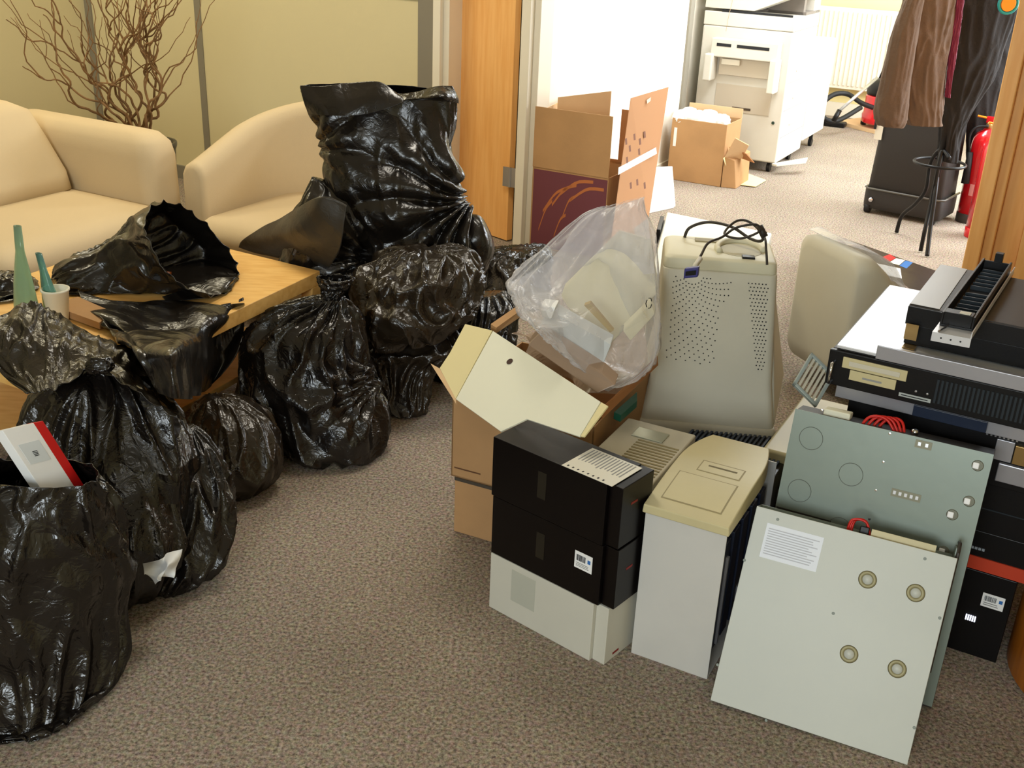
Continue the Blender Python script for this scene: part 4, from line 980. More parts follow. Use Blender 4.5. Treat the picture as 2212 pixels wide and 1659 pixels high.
P2 = lean_frame(.633, 2.236, .37, -.473, .23, .004)
dwn = .37 / cos(.23)
p2 = thing('server_chassis', 'greenish grey steel server chassis leaning behind the pale one, ringed knock-outs', 'server', P2(0.2, 0, -dwn), 'leaning server chassis')
k = M().box(P2, 0, .43, 0, .0025, .0, .238); k.box(P2, .13, .43, 0, .0025, -.36, 0)
k.build('cover', zinc, p2)
M().box(P2, 0.002, .43, .0028, .075, -.365, .236).build('tray', blackm, p2, bevel=.001)
k = M()
for px, py in ((1752, 947), (1838, 1025), (1727, 1060), (1812, 1142)):
    a, c = inP(P2, px, py); rg = [P2(a + .0265 * cos(q), -.0004, c + .0265 * sin(q)) for q in [2 * pi * j / 36 for j in range(37)]]; k.tube(rg, .0007, 5, cap=False)
k.build('knockout_rings', mat('dark_groove', (96, 100, 92), .6), p2)
sr = mat('ring_shadow_steel', (110, 110, 96), .5, .4); wn = mat('white_nylon', (245, 245, 245), .3)
for px, py in ((2112, 1006), (2093, 1083), (2057, 1112), (2038, 1191)):
    a, c = inP(P2, px, py); fr = Fr(P2(a, 0, c), P2.u, P2.w, P2.v * -1)
    so = M().lathe(fr, [(.0125, 0), (.011, .0012), (.001, .0014)], 20).build('standoff_ring', sr, p2)
    M().box(Fr(P2(a - .004, 0, c), P2.u, P2.v * -1, P2.w), -.006, .007, .001, .006, -.007, .007).build('white_standoff', wn, so, bevel=.002)
k3 = M(); cs_m = mat('cutout_steel', (130, 128, 108), .5, .3)
for (ax, ay), (bx_, by_) in (((1978, 952), (2012, 970)), ((1926, 1058), (1988, 1082))):
    a, c = inP(P2, ax, ay); a2, c2_ = inP(P2, bx_, by_)
    M().box(P2, min(a, a2), max(a, a2), -.0008, .0, (c + c2_) / 2 - .009, (c + c2_) / 2 + .009).build('connector_cutout', cs_m, p2)
    nn = 2 if a2 - a < .05 else 5
    for i in range(nn): x = a + (a2 - a) * (i + .6) / (nn + .3); k3.box(P2, x - .003, x + .003, -.0014, -.0008, (c + c2_) / 2 - .004, (c + c2_) / 2 + .004)
k3.build('connector_pins', steel, p2)
k = M()
for px, py in ((1922, 937), (1908, 998), (1892, 1059), (1878, 1121), (1775, 886)):
    a, c = inP(P2, px, py); k.lathe(Fr(P2(a, 0, c), P2.u, P2.w, P2.v * -1), [(.003, 0), (.0028, .0012), (.0003, .0014)], 12)
k.build('rivets', chrome, p2)
k = M()
for i in range(4):
    k.tube(curve_pts([P2(.14 + .01 * i, .02, .20), P2(.16 + .012 * i, .02 + .006 * i, .252), P2(.20 + .01 * i, .02 + .006 * i, .256), P2(.235 + .004 * i, .02, .21)], 20), .0035, 6)
k.build('red_wires', red_wire, p2, smooth=True)
M().box(P2, .06, .12, .02, .06, .20, .250).build('drive_end', white_card, p2, bevel=.003)
M().lathe(Fr(P2(.262, .03, .235), P2.u, P2.v, P2.w), [(.008, 0), (.008, .012), (.002, .014)], 14).build('chrome_stud', chrome, p2, smooth=True)

# ================================================================== RACK SERVER STACK
SU = V3((.87, -.49, 0)).normalized(); RKF = Fr((.745, 2.365, 0), SU)
def rk(z0): return Fr(RKF(0, 0, z0), SU)
def rack(label, a0, a1, b0, b1, z0, z1, m, mf=None):
    t = thing('rack_server', label, 'server', RKF((a0 + a1) / 2, (b0 + b1) / 2, z0), 'stacked rack servers')
    M().box(RKF, a0, a1, b0, b1, z0, z1 - .0015).build('chassis', m, t, bevel=.0015)
    if mf: M().box(RKF, a0 - .0, a1 + .0, b0 - .012, b0 - .0003, z0 + .001, z1 - .003).build('front_panel', mf, t, bevel=.0015)
    return t
s1 = rack('black server box on the carpet with barcode label, lowest in the right stack', .16, .50, .05, .52, 0, .235, blackp)
M().box(RKF, .435, .485, .049, .0497, .145, .182).build('white_label', paper, s1)
barcode('barcode', RKF, .44, .468, .162, .176, .0482, ink, s1); M().box(RKF, .473, .481, .0482, .0486, .164, .173).build('blue_logo', blue_ink, s1)
lines_print('printed_text', RKF, .44, .475, .149, .16, .0482, 2, paper_grey, s1, 3, .4, .2, axis='w')
k = M()
for i in range(5): k.box(RKF, .41 + i * .005, .413 + i * .005, .0478, .0497, .095, .11)
k.build('status_lights', mat('lit_white_leds', (230, 235, 255), .4, emit=((225, 232, 255), 3.0)), s1)
s2 = rack('black server with an orange-red front strip, second from the floor', .15, .53, .05, .54, .236, .34, blackp)
M().box(RKF, .15, .53, .046, .0497, .238, .272).build('orange_strip', orange_red, s2)
k = M()
for i in range(14): k.box(RKF, .16 + i * .011, .165 + i * .011, .0478, .0497, .295, .315)
k.build('vent_slots', grill_m, s2)
k = M()
for i in range(4): k.box(RKF, .385 + i * .008, .391 + i * .008, .0470, .0497, .290, .296)
k.build('status_lights', mat('dim_indicator', (150, 160, 170), .3), s2)
s3 = rack('plain black server in the middle of the right stack', .12, .54, .045, .56, .341, .47, blackp)
M().box(RKF, .2, .5, .0435, .0447, .40, .403).build('front_seam', grill_m, s3)
s4 = rack('black server with bare metal connectors at its front', .05, .50, .03, .60, .471, .60, blackp)
M().box(RKF, .40, .475, .018, .0297, .49, .535).build('connector_block', alu, s4, bevel=.002)
M().box(RKF, .425, .475, .02, .0297, .54, .585).build('brass_plate', brass, s4, bevel=.001)
M().box(RKF, .385, .423, .022, .0297, .54, .59).build('steel_plate', alu, s4, bevel=.001)
k = M()
for i in range(8): k.box(RKF, .36 + i * .009, .364 + i * .009, .026, .0297, .592, .5985)
k.build('vent_slots', steel, s4)
s5 = rack('silver and black slim server below the one with beige drives', .02, .50, .01, .53, .602, .638, alu)
M().box(RKF, .20, .36, .0, .0095, .606, .632).build('blue_window', mat('dark_blue_gloss', (40, 48, 66), .2), s5, bevel=.001)
s6 = rack('wide black rack server with two beige drive bays and a grille', 0, .50, 0, .54, .64, .728, blackm)
M().box(RKF, -.004, .504, -.014, -.0003, .64, .726).build('front_panel', blackp, s6, bevel=.002)
M().box(RKF, .03, .175, -.019, -.0143, .69, .716).build('drive_bay', beige, s6, bevel=.001)
M().box(RKF, .045, .16, -.0205, -.0191, .697, .709).build('drive_door', beige2, s6, bevel=.001)
M().box(RKF, .05, .155, -.019, -.0143, .664, .688).build('drive_bay', beige, s6, bevel=.001)
lines_print('printed_text', RKF, .08, .125, .67, .679, -.0198, 1, paper_grey, s6, 3, .5, .1, axis='w')
M().box(RKF, .165, .235, -.0153, -.0143, .652, .661).build('name_label', mat('pale_label', (176, 182, 180), .5), s6)
lines_print('printed_text', RKF, .17, .23, .6545, .658, -.0158, 1, ink, s6, 3, .6, .1, axis='w')
k = M()
for i in range(26): k.box(RKF, .24 + i * .0095, .245 + i * .0095, -.0165, -.0143, .655, .712)
k.build('grille', grill_m, s6)
k = M()
for x in (.20, .225): k.lathe(Fr(RKF(x, -.0143, .672), SU, Z, RKF.v * -1), [(.003, 0), (.0025, .002), (.0003, .0024)], 10)
k.build('buttons', steel, s6)
M().tube([RKF(.012, -.014, .70), RKF(.010, -.034, .70), RKF(.010, -.034, .65), RKF(.012, -.014, .65)], .0035, 8).build('handle', chrome, s6, smooth=True)
s7 = rack('bright silver flat chassis with raised front lip, above the beige drives', .008, .50, -.005, .53, .729, .738, silver)
M().box(RKF, .10, .50, -.02, -.0053, .729, .762).build('front_lip', alu, s7, bevel=.0015)
M().box(RKF, .14, .168, .06, .0605, .762, .80).box(RKF, .14, .168, .06, .12, .739, .741).build('perforated_tab', brass, s7)
s8 = rack('black flat server, lower of the two under the drive tray', .137, .52, .09, .46, .741, .79, blackp)
s9 = rack('black flat server on the very top of the stack, brown-lit lid', .134, .55, .085, .46, .791, .838, blackm)
M().box(RKF, .134, .55, .078, .0847, .792, .835).build('front_panel', blackp, s9, bevel=.001)
M().box(RKF, .135, .20, .09, .455, .8375, .8385).build('grey_lid_strip', mat('grey_lid', (150, 146, 140), .4, .3), s9)
# silver bracket and black tray on top
ba = W(2014, 718, .842); bb_ = W(2098, 734, .842); bc = W(2190, 590, .842)
bk = Fr(ba, bb_ - ba); bw = (bb_ - ba).length; bl = (bc - bb_).length
bt = thing('metal_bracket', 'thin silver mounting bracket lying under the black tray on the top server', 'bracket', ba)
fr = Fr(ba, bc - bb_, (bb_ - ba).normalized() * 1)
BKF = Fr(ba, bb_ - ba, None)
BKF.v = (bc - bb_).normalized()
M().box(BKF, 0, bw, 0, bl, .0, .0025).box(BKF, 0, bw, -.002, 0, -.018, .0025).box(BKF, bw - .002, bw, 0, bl, .0, .016).build('plate', silver, bt)
k = M()
for i in range(3): k.lathe(Fr(BKF(bw * (.25 + .25 * i), -.0021, -.008), BKF.u, Z, BKF.v * -1), [(.002, 0), (.002, .0006), (.0002, .0006)], 10)
k.build('holes', ink, bt)
tr = thing('black_drive_tray', 'small black plastic drive tray with slotted bed on top of the server stack', 'tray', BKF(.03, .1, .004))
T0, T1 = .045, bl * .95
M().box(BKF, .004, bw - .006, T0, T1, .003, .008).box(BKF, .004, .009, T0, T1, .008, .034).box(BKF, bw - .011, bw - .006, T0, T1, .008, .034).box(BKF, .009, bw - .011, T0, T0 + .03, .008, .036).box(BKF, .009, bw - .011, T1 - .006, T1, .008, .03).box(BKF, .03, bw - .03, T1, T1 + .02, .012, .05).build('tray_shell', blackp, tr, bevel=.001)
k = M(); nr = 14
for i in range(nr):
    y = T0 + .04 + i * (T1 - T0 - .055) / nr
    if i == nr // 2:
        k.build('slats', grill_m, tr); k = M(); continue
    k.box(BKF, .014, bw - .016, y, y + .003, .008, .018)
k.build('slats', grill_m, tr)
M().box(BKF, bw - .04, bw - .018, T0 + .004, T0 + .02, .036, .038).build('latch_plate', beige2, tr)
M().tube([BKF(.012, .0, .005), BKF(.02, .03, .006), BKF(.022, .045, .01)], .0025, 6).build('lever', chrome, tr)

# ================================================================== OFFICE BEYOND
# tall purple-printed carton with raised flaps
pb = W(1143, 532); PBF = Fr(pb, A * .985 + B * -.0, None)
tp = thing('tall_open_carton', 'tall brown carton with purple printed lower front and raised flaps, by the door', 'box', pb)
PW, PD, PH = .42, .40, .42
M().box(PBF, 0, PW, 0, .005, 0, PH).box(PBF, 0, .005, .005, PD, 0, PH).box(PBF, PW - .005, PW, .005, PD, 0, PH).box(PBF, .005, PW - .005, PD - .005, PD, 0, PH).box(PBF, 0, PW, 0, PD, 0, .005).build('carton_body', card, tp)
M().box(PBF, .008, PW - .004, -.0012, -.0003, .01, PH - .01).build('purple_print', purple_ink, tp)
k = M()
for (x0, z0, x1, z1) in ((.05, .10, .12, .26), (.07, .20, .20, .34), (.16, .30, .34, .39), (.12, .24, .25, .36), (.14, .08, .20, .20), (.18, .18, .24, .3), (.22, .28, .40, .36)):
    p0, p1_ = PBF(x0, -.0015, z0), PBF(x1, -.0015, z1); md = (p0 + p1_) / 2 + Z * .03
    cc = curve_pts([p0, md, p1_], 8); wv = .008
    for i in range(7): k.prism([cc[i] - Z * wv, cc[i + 1] - Z * wv, cc[i + 1] + Z * wv, cc[i] + Z * wv], PBF.v * -.0004)
k.build('gold_print', gold_ink, tp)
M().box(PBF, 0, PW, -.004, .0, PH + .001, PH + .30).build('front_flap', card, tp)
M().box(PBF, .30, PW, .38, .385, PH + .001, PH + .27).box(PBF, .0, .30, .38, .385, PH + .001, PH + .01).build('back_flap', card_in, tp)
M().prism([PBF(.0, .02, PH), PBF(.0, .38, PH), PBF(-.0, .40, PH + .30), PBF(.0, .05, PH + .27)], V3((.004, 0, 0))).build('left_flap', card2, tp)
tag(M().prism([PBF(.02, .20, PH - .25), PBF(.25, .34, PH - .25), PBF(.25, .34, PH + .36), PBF(.02, .20, PH + .32)], V3((.003, .004, 0))).build('upright_cardboard_sheet', card2, None), 'pale cardboard sheet standing up inside the tall carton', 'cardboard')
rp = thing('leaning_cardboard_panel', 'large light brown cardboard panel with white tape leaning right of the tall carton', 'cardboard', W(1330, 520, 0))
qs = [D(1318, 530, 5.2), D(1400, 470, 5.55), D(1443, 188, 5.75), D(1362, 212, 5.35)]
M().prism(qs, V3((.004, .004, 0))).build('panel', card2 if False else mat('tan_cardboard', (200, 150, 108), .85), rp)
pn = (qs[1] - qs[0]).cross(qs[3] - qs[0]).normalized()
if pn.dot(fwd) > 0: pn = -pn
def onq(px, py, off=.001):
    d = ray(px, py); o0 = qs[0] + pn * off; return CAM + d * ((o0 - CAM).dot(pn) / d.dot(pn))
M().prism([onq(*q) for q in ((1336, 362), (1417, 318), (1419, 332), (1335, 378))], pn * .0005).build('tape_strip', paper, rp)
M().prism([onq(*q) for q in ((1397, 216), (1406, 210), (1405, 218), (1398, 224))], pn * .0005).build('hand_hole', white_card, rp)
k = M()
for (x, y) in ((1350, 300), (1358, 315), (1368, 290), (1380, 300), (1390, 285), (1378, 322), (1352, 340), (1360, 395), (1374, 388), (1390, 395)):
    k.prism([onq(x, y), onq(x + 4, y - 2), onq(x + 5, y + 12), onq(x + 1, y + 13)], pn * .0005)
k.build('printed_marks', mat('grey_brown_print', (140, 100, 84), .8), rp)
# white panel
wpq = [W(1400, 462, 0), W(1455, 450, 0)]
wpn = thing('white_standing_panel', 'white panel standing on the office carpet beside the leaning cardboard', 'panel', wpq[0])
M().prism([W(1400, 462, 0), W(1455, 450, 0), D(1448, 363, W(1455, 450, 0).y + .02), D(1408, 365, W(1400, 462, 0).y + .02)], V3((.02, .06, 0))).build('panel', mat('white_laminate', (240, 238, 230), .5), wpn, bevel=.004)

# brown box with crumpled paper
b0_ = W(1452, 388); b1_ = W(1512, 409); BXF = Fr(b0_, A * 1.0)
bx2 = thing('paper_filled_carton', 'brown carton overflowing with white crumpled paper in front of the copier', 'box', b0_)
M().box(BXF, -.04, .33, 0, .005, 0, .40).box(BXF, -.04, -.035, .005, .3, 0, .40).box(BXF, .325, .33, .005, .3, 0, .40).box(BXF, -.035, .325, .295, .3, 0, .40).box(BXF, -.04, .33, 0, .3, 0, .005).build('carton_body', card, bx2, bevel=.002)
M().box(BXF, -.02, .0, -.001, 0, .22, .34).build('white_sticker', paper, bx2)
M().box(BXF, -.04, .33, .297, .302, .40, .46).build('rear_flap', card2, bx2)
rnd = random.Random(5)
for i in range(9):
    c_ = BXF(-.0 + (i % 5) * .07, .06 + (i // 5) * .13, .385 + rnd.random() * .02); rr_ = rnd.uniform(.045, .06)
    X = V3((1, 0, 0)); Y_ = V3((0, 1, 0))
    o = sack('crumpled_paper_ball', [(c_ - Z * rr_ * .9, X * rr_ * .3, Y_ * rr_ * .3), (c_ - Z * rr_ * .5, X * rr_ * .9, Y_ * rr_ * .9), (c_ + Z * .0, X * rr_, Y_ * rr_), (c_ + Z * rr_ * .6, X * rr_ * .8, Y_ * rr_ * .8), (c_ + Z * rr_ * .9, X * rr_ * .25, Y_ * rr_ * .25)], i + 200, paper, None, nu=20, nv=28, fold=.02, lump=.03, crk=.015, zmin=-1)
    tag(o, 'ball of white crumpled paper in the brown carton before the copier', 'paper', 'crumpled paper in the carton')
# second carton crushed + loose sheets
cr_ = thing('crushed_carton', 'crushed brown carton squeezed between the paper-filled carton and the copier', 'box', BXF(.36, .1))
M().hexa([BXF(.335, .0, 0), BXF(.43, .02, 0), BXF(.43, .28, 0), BXF(.335, .28, 0), BXF(.335, .0, .20), BXF(.40, .02, .18), BXF(.42, .28, .2), BXF(.335, .28, .22)]).build('carton_body', card, cr_, bevel=.004)
M().prism([BXF(.335, .0, .19), BXF(.40, -.03, .33), BXF(.47, .05, .28), BXF(.42, .1, .18)], V3((.004, .003, .003))).build('torn_flap', card2, cr_)
M().prism([BXF(.34, .06, .25), BXF(.46, .06, .22), BXF(.50, .12, .16), BXF(.36, .12, .19)], V3((.003, .003, .004))).build('side_flap', card_in, cr_)
fo = [D(1545, 335, 6.95), D(1578, 328, 7.0), W(1600, 372, .004), W(1650, 392, .004), W(1630, 404, .004), W(1580, 396, .004)]
fl = thing('folded_card_sheet', 'bent cream card sheet propped on the carpet beside the brown carton', 'cardboard', W(1600, 395, 0))
M().prism([W(1582, 398, .005), W(1632, 404, .005), W(1655, 390, .005), W(1605, 372, .005)], Z * .004).build('flat_half', cream_card, fl)
M().prism([W(1582, 398, .009), W(1605, 372, .009), D(1584, 326, 7.15), D(1562, 342, 6.95)], V3((.003, .002, .003))).build('raised_half', cream_card, fl)

# copier
CPF = Fr(W(1672, 376) - A * .62, A)
cp = thing('photocopier', 'large white floor-standing photocopier in the bright office', 'copier', CPF(.3, .4))
M().box(CPF, 0, .62, 0, .62, .07, .93).build('body', copier_m, cp, bevel=.012, seg=3)
M().box(CPF, .04, .62, .65, 1.25, .12, .80).build('finisher', copier_m, cp, bevel=.012, seg=3)
M().box(CPF, .0, .62, .0, .62, .931, 1.02).build('output_bay', copier_m, cp, bevel=.006)
M().prism([CPF(.0, .0, 1.04), CPF(.34, .0, 1.04), CPF(.62, .0, 1.16), CPF(.62, .0, 1.24), CPF(0, .0, 1.24)], CPF.v * .6).build('upper_housing', copier_m, cp, bevel=.004)
M().box(CPF, .1, .62, .25, .6, 1.021, 1.039).box(CPF, .36, .60, .25, .3, 1.021, 1.12).build('tray_recess_shade', mat('shade_grey', (120, 112, 104), .6), cp)  # grey panels paint the shaded inside of the output opening
M().box(CPF, .12, .60, .002, .01, 1.021, 1.034).build('tray_gap_shade', ink, cp)  # black strip stands in for the shade under the housing
M().box(CPF, -.01, .63, -.01, .63, 1.24, 1.36).box(CPF, .0, .12, .3, .6, 1.2, 1.24).build('scanner_lid', copier_m, cp, bevel=.01)
M().box(CPF, .55, .62, .45, .6, 1.021, 1.24).build('support_pillar', copier_m, cp, bevel=.006)
# bypass unit on the facing side
M().box(CPF, .10, .56, -.09, -.001, .74, .86).build('bypass_unit', copier_m, cp, bevel=.008)
k = M().box(CPF, .14, .24, -.092, -.0895, .81, .83).box(CPF, .28, .50, -.092, -.0895, .81, .83); k.build('feed_slot', ink, cp)
M().box(CPF, .07, .13, -.12, -.001, .58, .76).build('side_arm', copier_m, cp, bevel=.012, seg=3)
M().box(CPF, .52, .57, -.12, -.001, .54, .76).build('side_arm', copier_m, cp, bevel=.012, seg=3)
M().box(CPF, .15, .50, -.03, -.001, .62, .735).build('inner_tray', copier_d, cp, bevel=.006)
M().box(CPF, .17, .30, -.05, -.031, .69, .73).build('tray_handle', white_trim, cp, bevel=.006)
M().box(CPF, .14, .53, -.004, -.001, .38, .56).build('access_panel', copier_d, cp, bevel=.002)
M().box(CPF, .27, .40, -.0065, -.0041, .40, .415).build('panel_grip', mat('dark_brown_grip', (74, 62, 50), .5), cp)
k = M()
for a, c in ((.06, .36), (.565, .34)): k.lathe(Fr(CPF(a, -.001, c), CPF.u, Z, CPF.v * -1), [(.011, 0), (.010, .004), (.001, .004)], 14)
k.build('screw_caps', mat('dark_green_cap', (40, 60, 48), .5), cp)
k = M()
for z in (.30, .48, .66): k.box(CPF, .6205, .625, .2, .4, z, z + .012)
k.build('drawer_grips', copier_d, cp, bevel=.002)
k = M()
for z in (.24, .42, .60): k.box(CPF, .6205, .6225, .02, .6, z, z + .004)
k.build('drawer_seams', paper_grey, cp)
for a, b in ((.06, .08), (.56, .06), (.06, .54), (.56, .54), (.56, 1.15)):
    M().tube([CPF(a - .012, b, .03), CPF(a + .012, b, .03)], .03, 16).box(CPF, a - .012, a + .012, b - .012, b + .012, .03, .13 if b > 1 else .075).build('castor', rubber, cp)
M().hexa([CPF(.60, -.02, .06), CPF(.64, -.04, .06), CPF(.80, .10, .08), CPF(.78, .22, .08), CPF(.60, -.02, .075), CPF(.64, -.04, .075), CPF(.80, .10, .10), CPF(.78, .22, .10)]).build('open_flap', copier_m, cp, bevel=.003)
M().tube(curve_pts([CPF(.2, -.002, 1.3), CPF(.19, -.02, 1.1), CPF(.18, -.03, 1.0), CPF(.17, -.02, .9)], 20), .0015, 6).build('hanging_string', mat('thin_cord', (190, 160, 130), .7), cp)

# vacuum cleaner
vb = W(1890, 280); VCF = Fr(V3((vb.x + .03, vb.y - .06, 0)), A)
cbd = thing('flattened_cardboard', 'flattened cardboard sheet under the red vacuum cleaner', 'cardboard', W(1850, 270))
M().prism([W(1805, 268, .001), W(1900, 292, .001), W(2010, 300, .001), W(1960, 272, .001), W(1870, 260, .001)], Z * .03).build('sheet', card2, cbd)
vm = thing('vacuum_cleaner', 'red and black canister vacuum cleaner with hose against the far wall', 'vacuum cleaner', VCF.o)
vf = Fr(VCF(0, 0, .034), A)
M().lathe(vf, [(.15, .03), (.17, .04), (.175, .10), (.165, .12), (.165, .25), (.155, .26)], 40).build('red_drum', red_paint, vm, smooth=True, bevel=.003)
M().lathe(vf, [(.16, .262), (.165, .28), (.16, .34), (.13, .38), (.06, .40), (.001, .40)], 40).build('black_head', blackp, vm, smooth=True)
M().tube([vf(-.08, 0, .38), vf(-.07, 0, .44), vf(.07, 0, .44), vf(.08, 0, .38)], .012, 10).build('handle', blackp, vm, smooth=True)
for a_ in (-.17, .13): M().tube([vf(a_, .0, .03), vf(a_ + .04, 0, .03)], .03, 16).build('wheel', rubber, vm, smooth=True)
yv = vf.o.y - .1
hose = [D(1885, 232, yv), D(1860, 222, yv - .05), D(1830, 203, yv - .1), D(1800, 205, yv - .12), D(1775, 228, yv - .15), D(1780, 255, yv - .2), D(1810, 260, yv - .2), D(1860, 232, yv - .1)]
M().tube(curve_pts(hose, 60), .02, 10).build('hose', rubber, vm, smooth=True)
M().tube([D(1812, 240, yv - .3), D(1895, 168, yv - .12)], .013, 10).build('wand', steel, vm, smooth=True)
M().tube([D(1800, 262, yv - .32), D(1814, 238, yv - .30)], .02, 10).build('wand_collar', blackp, vm, smooth=True)
nb = W(1790, 272, 0); M().box(Fr(nb, A), -.16, .14, -.04, .05, .005, .045).build('floor_head', blackp, vm, bevel=.012, seg=3)

# suitcase / big black case
sc0 = W(1860, 457); SCF = Fr(sc0, (W(2035, 492) - sc0))
sc = thing('black_wheeled_case', 'big black wheeled exhibition case under the hanging coats', 'suitcase', SCF(.2, .15))
M().rrloft(SCF, [(.0, .46, 0, .30, .03, .03), (-.005, .465, -.005, .305, .06, .04), (-.005, .465, -.005, .305, .145, .04)]).build('base_tub', suit_m, sc, smooth=True, bevel=.004)
M().rrloft(SCF, [(.005, .455, .005, .295, .146, .04), (.02, .44, .01, .29, .66, .05), (.03, .43, .02, .28, .70, .05)]).build('case_body', suit_m, sc, smooth=True, bevel=.004)
M().tube([SCF(x, y, .15) for x, y in ((-.006, .3), (-.006, .03), (.02, -.006), (.44, -.006), (.466, .03), (.466, .3))], .007, 8).build('rim_trim', mat('dark_grey_trim', (80, 76, 68), .4), sc, smooth=True)
for a in (.03, .42): M().tube([SCF(a - .015, .02, .03), SCF(a + .015, .02, .03)], .03, 16).build('wheel', rubber, sc, smooth=True)
M().lathe(Fr(SCF(.05, -.006, .085), SCF.u, Z, SCF.v * -1), [(.014, 0), (.013, .012), (.002, .014)], 16).build('steel_stud', chrome, sc, smooth=True)
M().tube([SCF(.0, -.01, .50), SCF(.0, -.02, .75)], .008, 8).build('strap', rubber, sc)
M().box(SCF, .0, .045, -.003, .004, .44, .56).build('buckle', white_trim, sc, bevel=.002)

# coat stand: bentwood, black
cs = V3((2.22, 5.80, 0)); ct = thing('coat_stand', 'black bentwood coat stand with curved legs by the wooden post', 'coat stand', cs)
M().tube([cs + Z * .25, cs + Z * 1.9], .018, 14).build('pole', blackp, ct, smooth=True)
for (px, py) in ((1936, 505), (1988, 545), (2002, 556)):
    e = W(px, py, 0); dd = (e - cs); dd.z = 0
    pts = [cs + Z * .50 + dd * -.28, cs + Z * .53 + dd * .05, cs + Z * .44 + dd * .30, cs + Z * .30 + dd * .28, cs + Z * .20 + dd * .55, cs + Z * .11 + dd * .92, cs + Z * .008 + dd * 1.0]
    if px == 2002: pts = [cs + Z * .40, cs + Z * .3 + dd * .3, cs + Z * .15 + dd * .6, cs + Z * .008 + dd]
    M().tube(curve_pts(pts, 40), .011, 10).build('leg', blackp, ct, smooth=True)
rg = [cs + V3((.13 * cos(a), .13 * sin(a), .46)) for a in [2 * pi * i / 32 for i in range(33)]]
M().tube(rg, .008, 8, cap=False).build('ring', blackp, ct, smooth=True)
k = M()
for i in range(4):
    a = pi / 2 * i + .4; d = V3((cos(a), sin(a), 0)); k.tube(curve_pts([cs + Z * 1.72, cs + Z * 1.74 + d * .12, cs + Z * 1.82 + d * .2, cs + Z * 1.9 + d * .17], 14), .011, 8)
k.build('hooks', blackp, ct, smooth=True)

# coats
def coat(name, rings, seed, m, label):
    t = thing(name, label, 'coat', rings[0][0]); sack('coat_cloth', rings, seed, m, t, nu=80, nv=90, fold=.022, lump=.03, crk=.003, neckt=None, openend=True, zmin=.2); return t
Yc_ = 5.62
bcoat = coat('hanging_coat', [PR(1955, 268, 2032, 272, Yc_, .5), PR(1950, 215, 2035, 225, Yc_, .5), PR(1940, 120, 2050, 130, Yc_, .5), PR(1945, 40, 2065, 50, Yc_, .45), PR(1965, -60, 2080, -50, Yc_, .4), PR(1990, -130, 2060, -130, Yc_, .3)], 301, brown_coat, 'brown waist-length coat hanging nearest the office opening')
sack('sleeve', [PR(1893, 268, 1950, 275, Yc_ - .08, .8), PR(1888, 240, 1958, 250, Yc_ - .08, .8), PR(1905, 160, 1968, 170, Yc_ - .08, .8), PR(1925, 80, 1980, 85, Yc_ - .08, .8), PR(1948, 10, 1995, 10, Yc_ - .06, .8), PR(1985, -80, 2020, -80, Yc_, .8)], 303, brown_coat, bcoat, nu=60, nv=60, fold=.012, lump=.02, crk=.004, zmin=.2)
coat('hanging_coat', [PR(2026, 345, 2066, 352, 5.82, .8), PR(2030, 270, 2082, 275, 5.82, .8), PR(2036, 180, 2135, 186, 5.82, .6), PR(2045, 100, 2165, 110, 5.82, .5), PR(2062, -20, 2195, -10, 5.82, .5), PR(2080, -130, 2170, -130, 5.82, .3)], 305, black_coat, 'long black coat hanging right of the brown one')
coat('hanging_coat', [PR(2085, 400, 2150, 410, 6.5, .4), PR(2090, 200, 2180, 210, 6.5, .4), PR(2110, 60, 2205, 60, 6.5, .4), PR(2120, -60, 2210, -60, 6.5, .3)], 307, black_coat, 'dark coat at the back, behind the fire extinguishers')
cm = coat('hanging_scarf', [PR(2042, 210, 2052, 212, 5.6, .5), PR(2050, 120, 2064, 122, 5.6, .5), PR(2062, 30, 2078, 32, 5.6, .5), PR(2072, -60, 2090, -60, 5.6, .5)], 309, maroon, 'narrow maroon edge of cloth between the brown and black coats')
cm['category'] = 'scarf'
# teal and orange plastic thing hanging at top right
hk = D(2178, 8, 5.3); tq = thing('round_hanging_disc', 'orange disc with teal rim hanging at the top right corner', 'hanging item', hk)
tf_ = Fr(hk, (1, 0, .04), (0, 0, 1), (0, 1, 0))
M().lathe(tf_, [(.034, -.008), (.034, .008)], 32).build('orange_disc', orange_p, tq, smooth=False, bevel=.003)
M().tube([hk + V3((.042 * cos(a), 0, .042 * sin(a))) for a in [2 * pi * i / 32 for i in range(33)]], .007, 8, cap=False).build('teal_rim', teal_p, tq, smooth=True)
M().tube([hk + Z * .045, hk + Z * .30], .002, 6).build('cord', white_trim, tq)

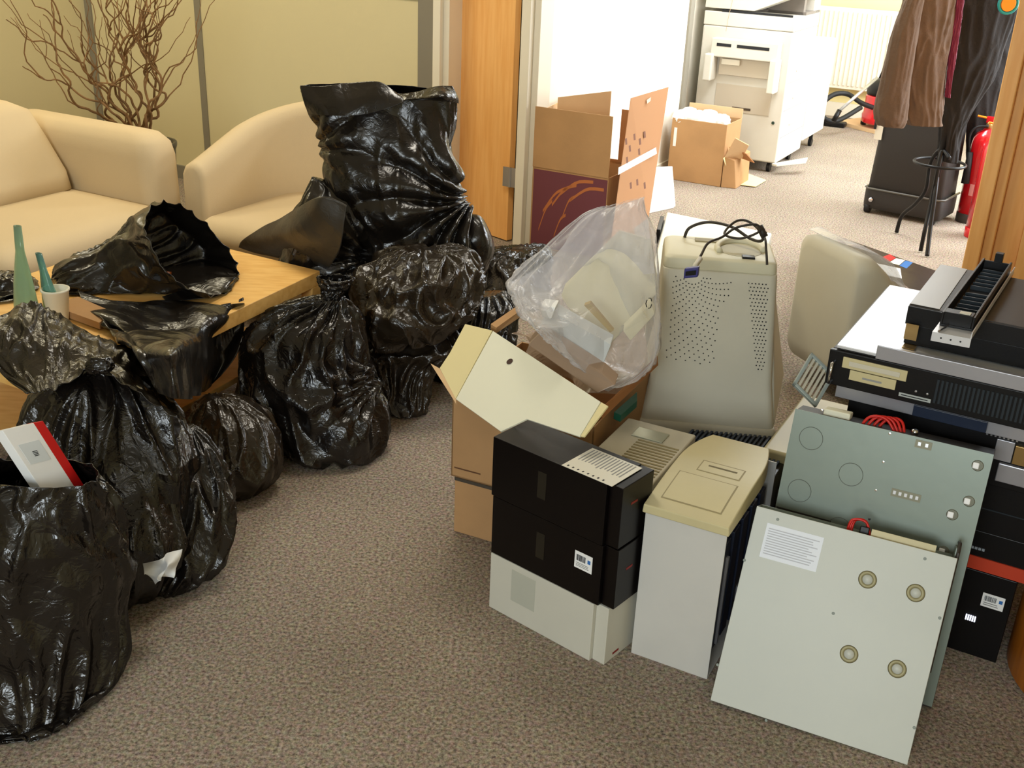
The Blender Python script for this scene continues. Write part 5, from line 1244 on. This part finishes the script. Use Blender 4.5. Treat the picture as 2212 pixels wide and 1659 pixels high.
# fire extinguishers
def ext(px, py, label, h, r, basem, hose=True, g='fire extinguishers'):
    b = W(px, py); f = Fr(b, A); t = thing('fire_extinguisher', label, 'fire extinguisher', b, g)
    M().lathe(f, [(r * 1.03, 0), (r * 1.03, .055)], 32).build('base_ring', basem, t, smooth=True, bevel=.003)
    M().lathe(f, [(r, .056), (r, h * .82), (r * .93, h * .88), (r * .7, h * .935), (r * .35, h * .965), (r * .3, h * .98)], 36).build('cylinder', red_paint, t, smooth=True)
    M().lathe(f, [(.018, h * .98), (.018, h * 1.03), (.012, h * 1.05)], 16).build('valve', brass, t, smooth=True)
    M().box(f, -.012, .09, -.008, .008, h * 1.05, h * 1.07).box(f, -.02, .09, -.008, .008, h * 1.09, h * 1.105).box(f, -.02, .02, -.01, .01, h * 1.04, h * 1.1).build('lever', red_paint, t, bevel=.003)
    M().tube([f(-.07, -.01, h * 1.1), f(-.02, -.01, h * 1.09)], .006, 8).build('safety_pin', orange_p, t)
    if hose:
        M().tube(curve_pts([f(0, -.02, h * 1.01), f(-.06, -.03, h * .99), f(-r - .012, -.04, h * .9), f(-r * .9, -r * .75, h * .72)], 20), .007, 8).build('hose', rubber, t, smooth=True)
        M().tube([f(-r * .85, -r * .8, h * .74), f(-r * .75, -r * .9, h * .42)], [.016, .024], 14).build('horn', rubber, t, smooth=True)
    # label panel wrapped on the cylinder
    k = M(); k2 = M()
    for i in range(10):
        a0 = radians(250 + i * 8); a1 = radians(250 + i * 8 + 8)
        for kk, z0, z1, e in ((k, h * .30, h * .42, .0006),):
            kk.hexa([f(r * cos(a0), r * sin(a0), z0), f((r + e) * cos(a0), (r + e) * sin(a0), z0), f((r + e) * cos(a1), (r + e) * sin(a1), z0), f(r * cos(a1), r * sin(a1), z0),
                     f(r * cos(a0), r * sin(a0), z1), f((r + e) * cos(a0), (r + e) * sin(a0), z1), f((r + e) * cos(a1), (r + e) * sin(a1), z1), f(r * cos(a1), r * sin(a1), z1)])
    k.build('label', mat('pink_label_print', (226, 150, 145), .5), t); k2.bm.free()
    return t
ext(2112, 512, 'front red fire extinguisher beside the wooden post', .58, .075, red_paint, hose=False)
ext(2092, 478, 'rear red fire extinguisher with black horn and grey base', .56, .075, mat('grey_rubber', (70, 66, 62), .6), hose=True)

# dark glossy wrapped flat box behind right monitor
dz = .16
dq = [W(1795, 503, dz), W(2040, 590, dz), W(1965, 668, dz), W(1810, 620, dz)]
db = thing('black_wrapped_package', 'flat black glossy package with white and coloured stickers behind the wrapped monitor', 'package', V3((dq[0].x, dq[0].y, 0)))
M().hexa([V3((p.x, p.y, .0)) for p in dq] + dq).build('package', mat('dark_brown_gloss', (58, 44, 36), .3, bump=.2, bscale=12), db, bevel=.008, seg=3)
def onz(px, py, e=.0006): return W(px, py, dz + e)
M().prism([onz(1890, 568), onz(1945, 580), onz(1948, 602), onz(1905, 592)], Z * .0005).build('white_sticker', paper, db)
M().prism([onz(1905, 556), onz(1922, 549), onz(1935, 557), onz(1920, 566)], Z * .0005).build('red_sticker', red_ink, db)
M().prism([onz(1921, 567), onz(1936, 558), onz(1955, 562), onz(1942, 573)], Z * .0005).build('cream_sticker', white_card, db)
M().prism([onz(1943, 574), onz(1956, 563), onz(1972, 567), onz(1958, 580)], Z * .0005).build('blue_sticker', blue_ink, db)
M().prism([onz(1830, 525), onz(1870, 531), onz(1872, 536), onz(1832, 530)], Z * .0005).build('shiny_tape', chrome, db)
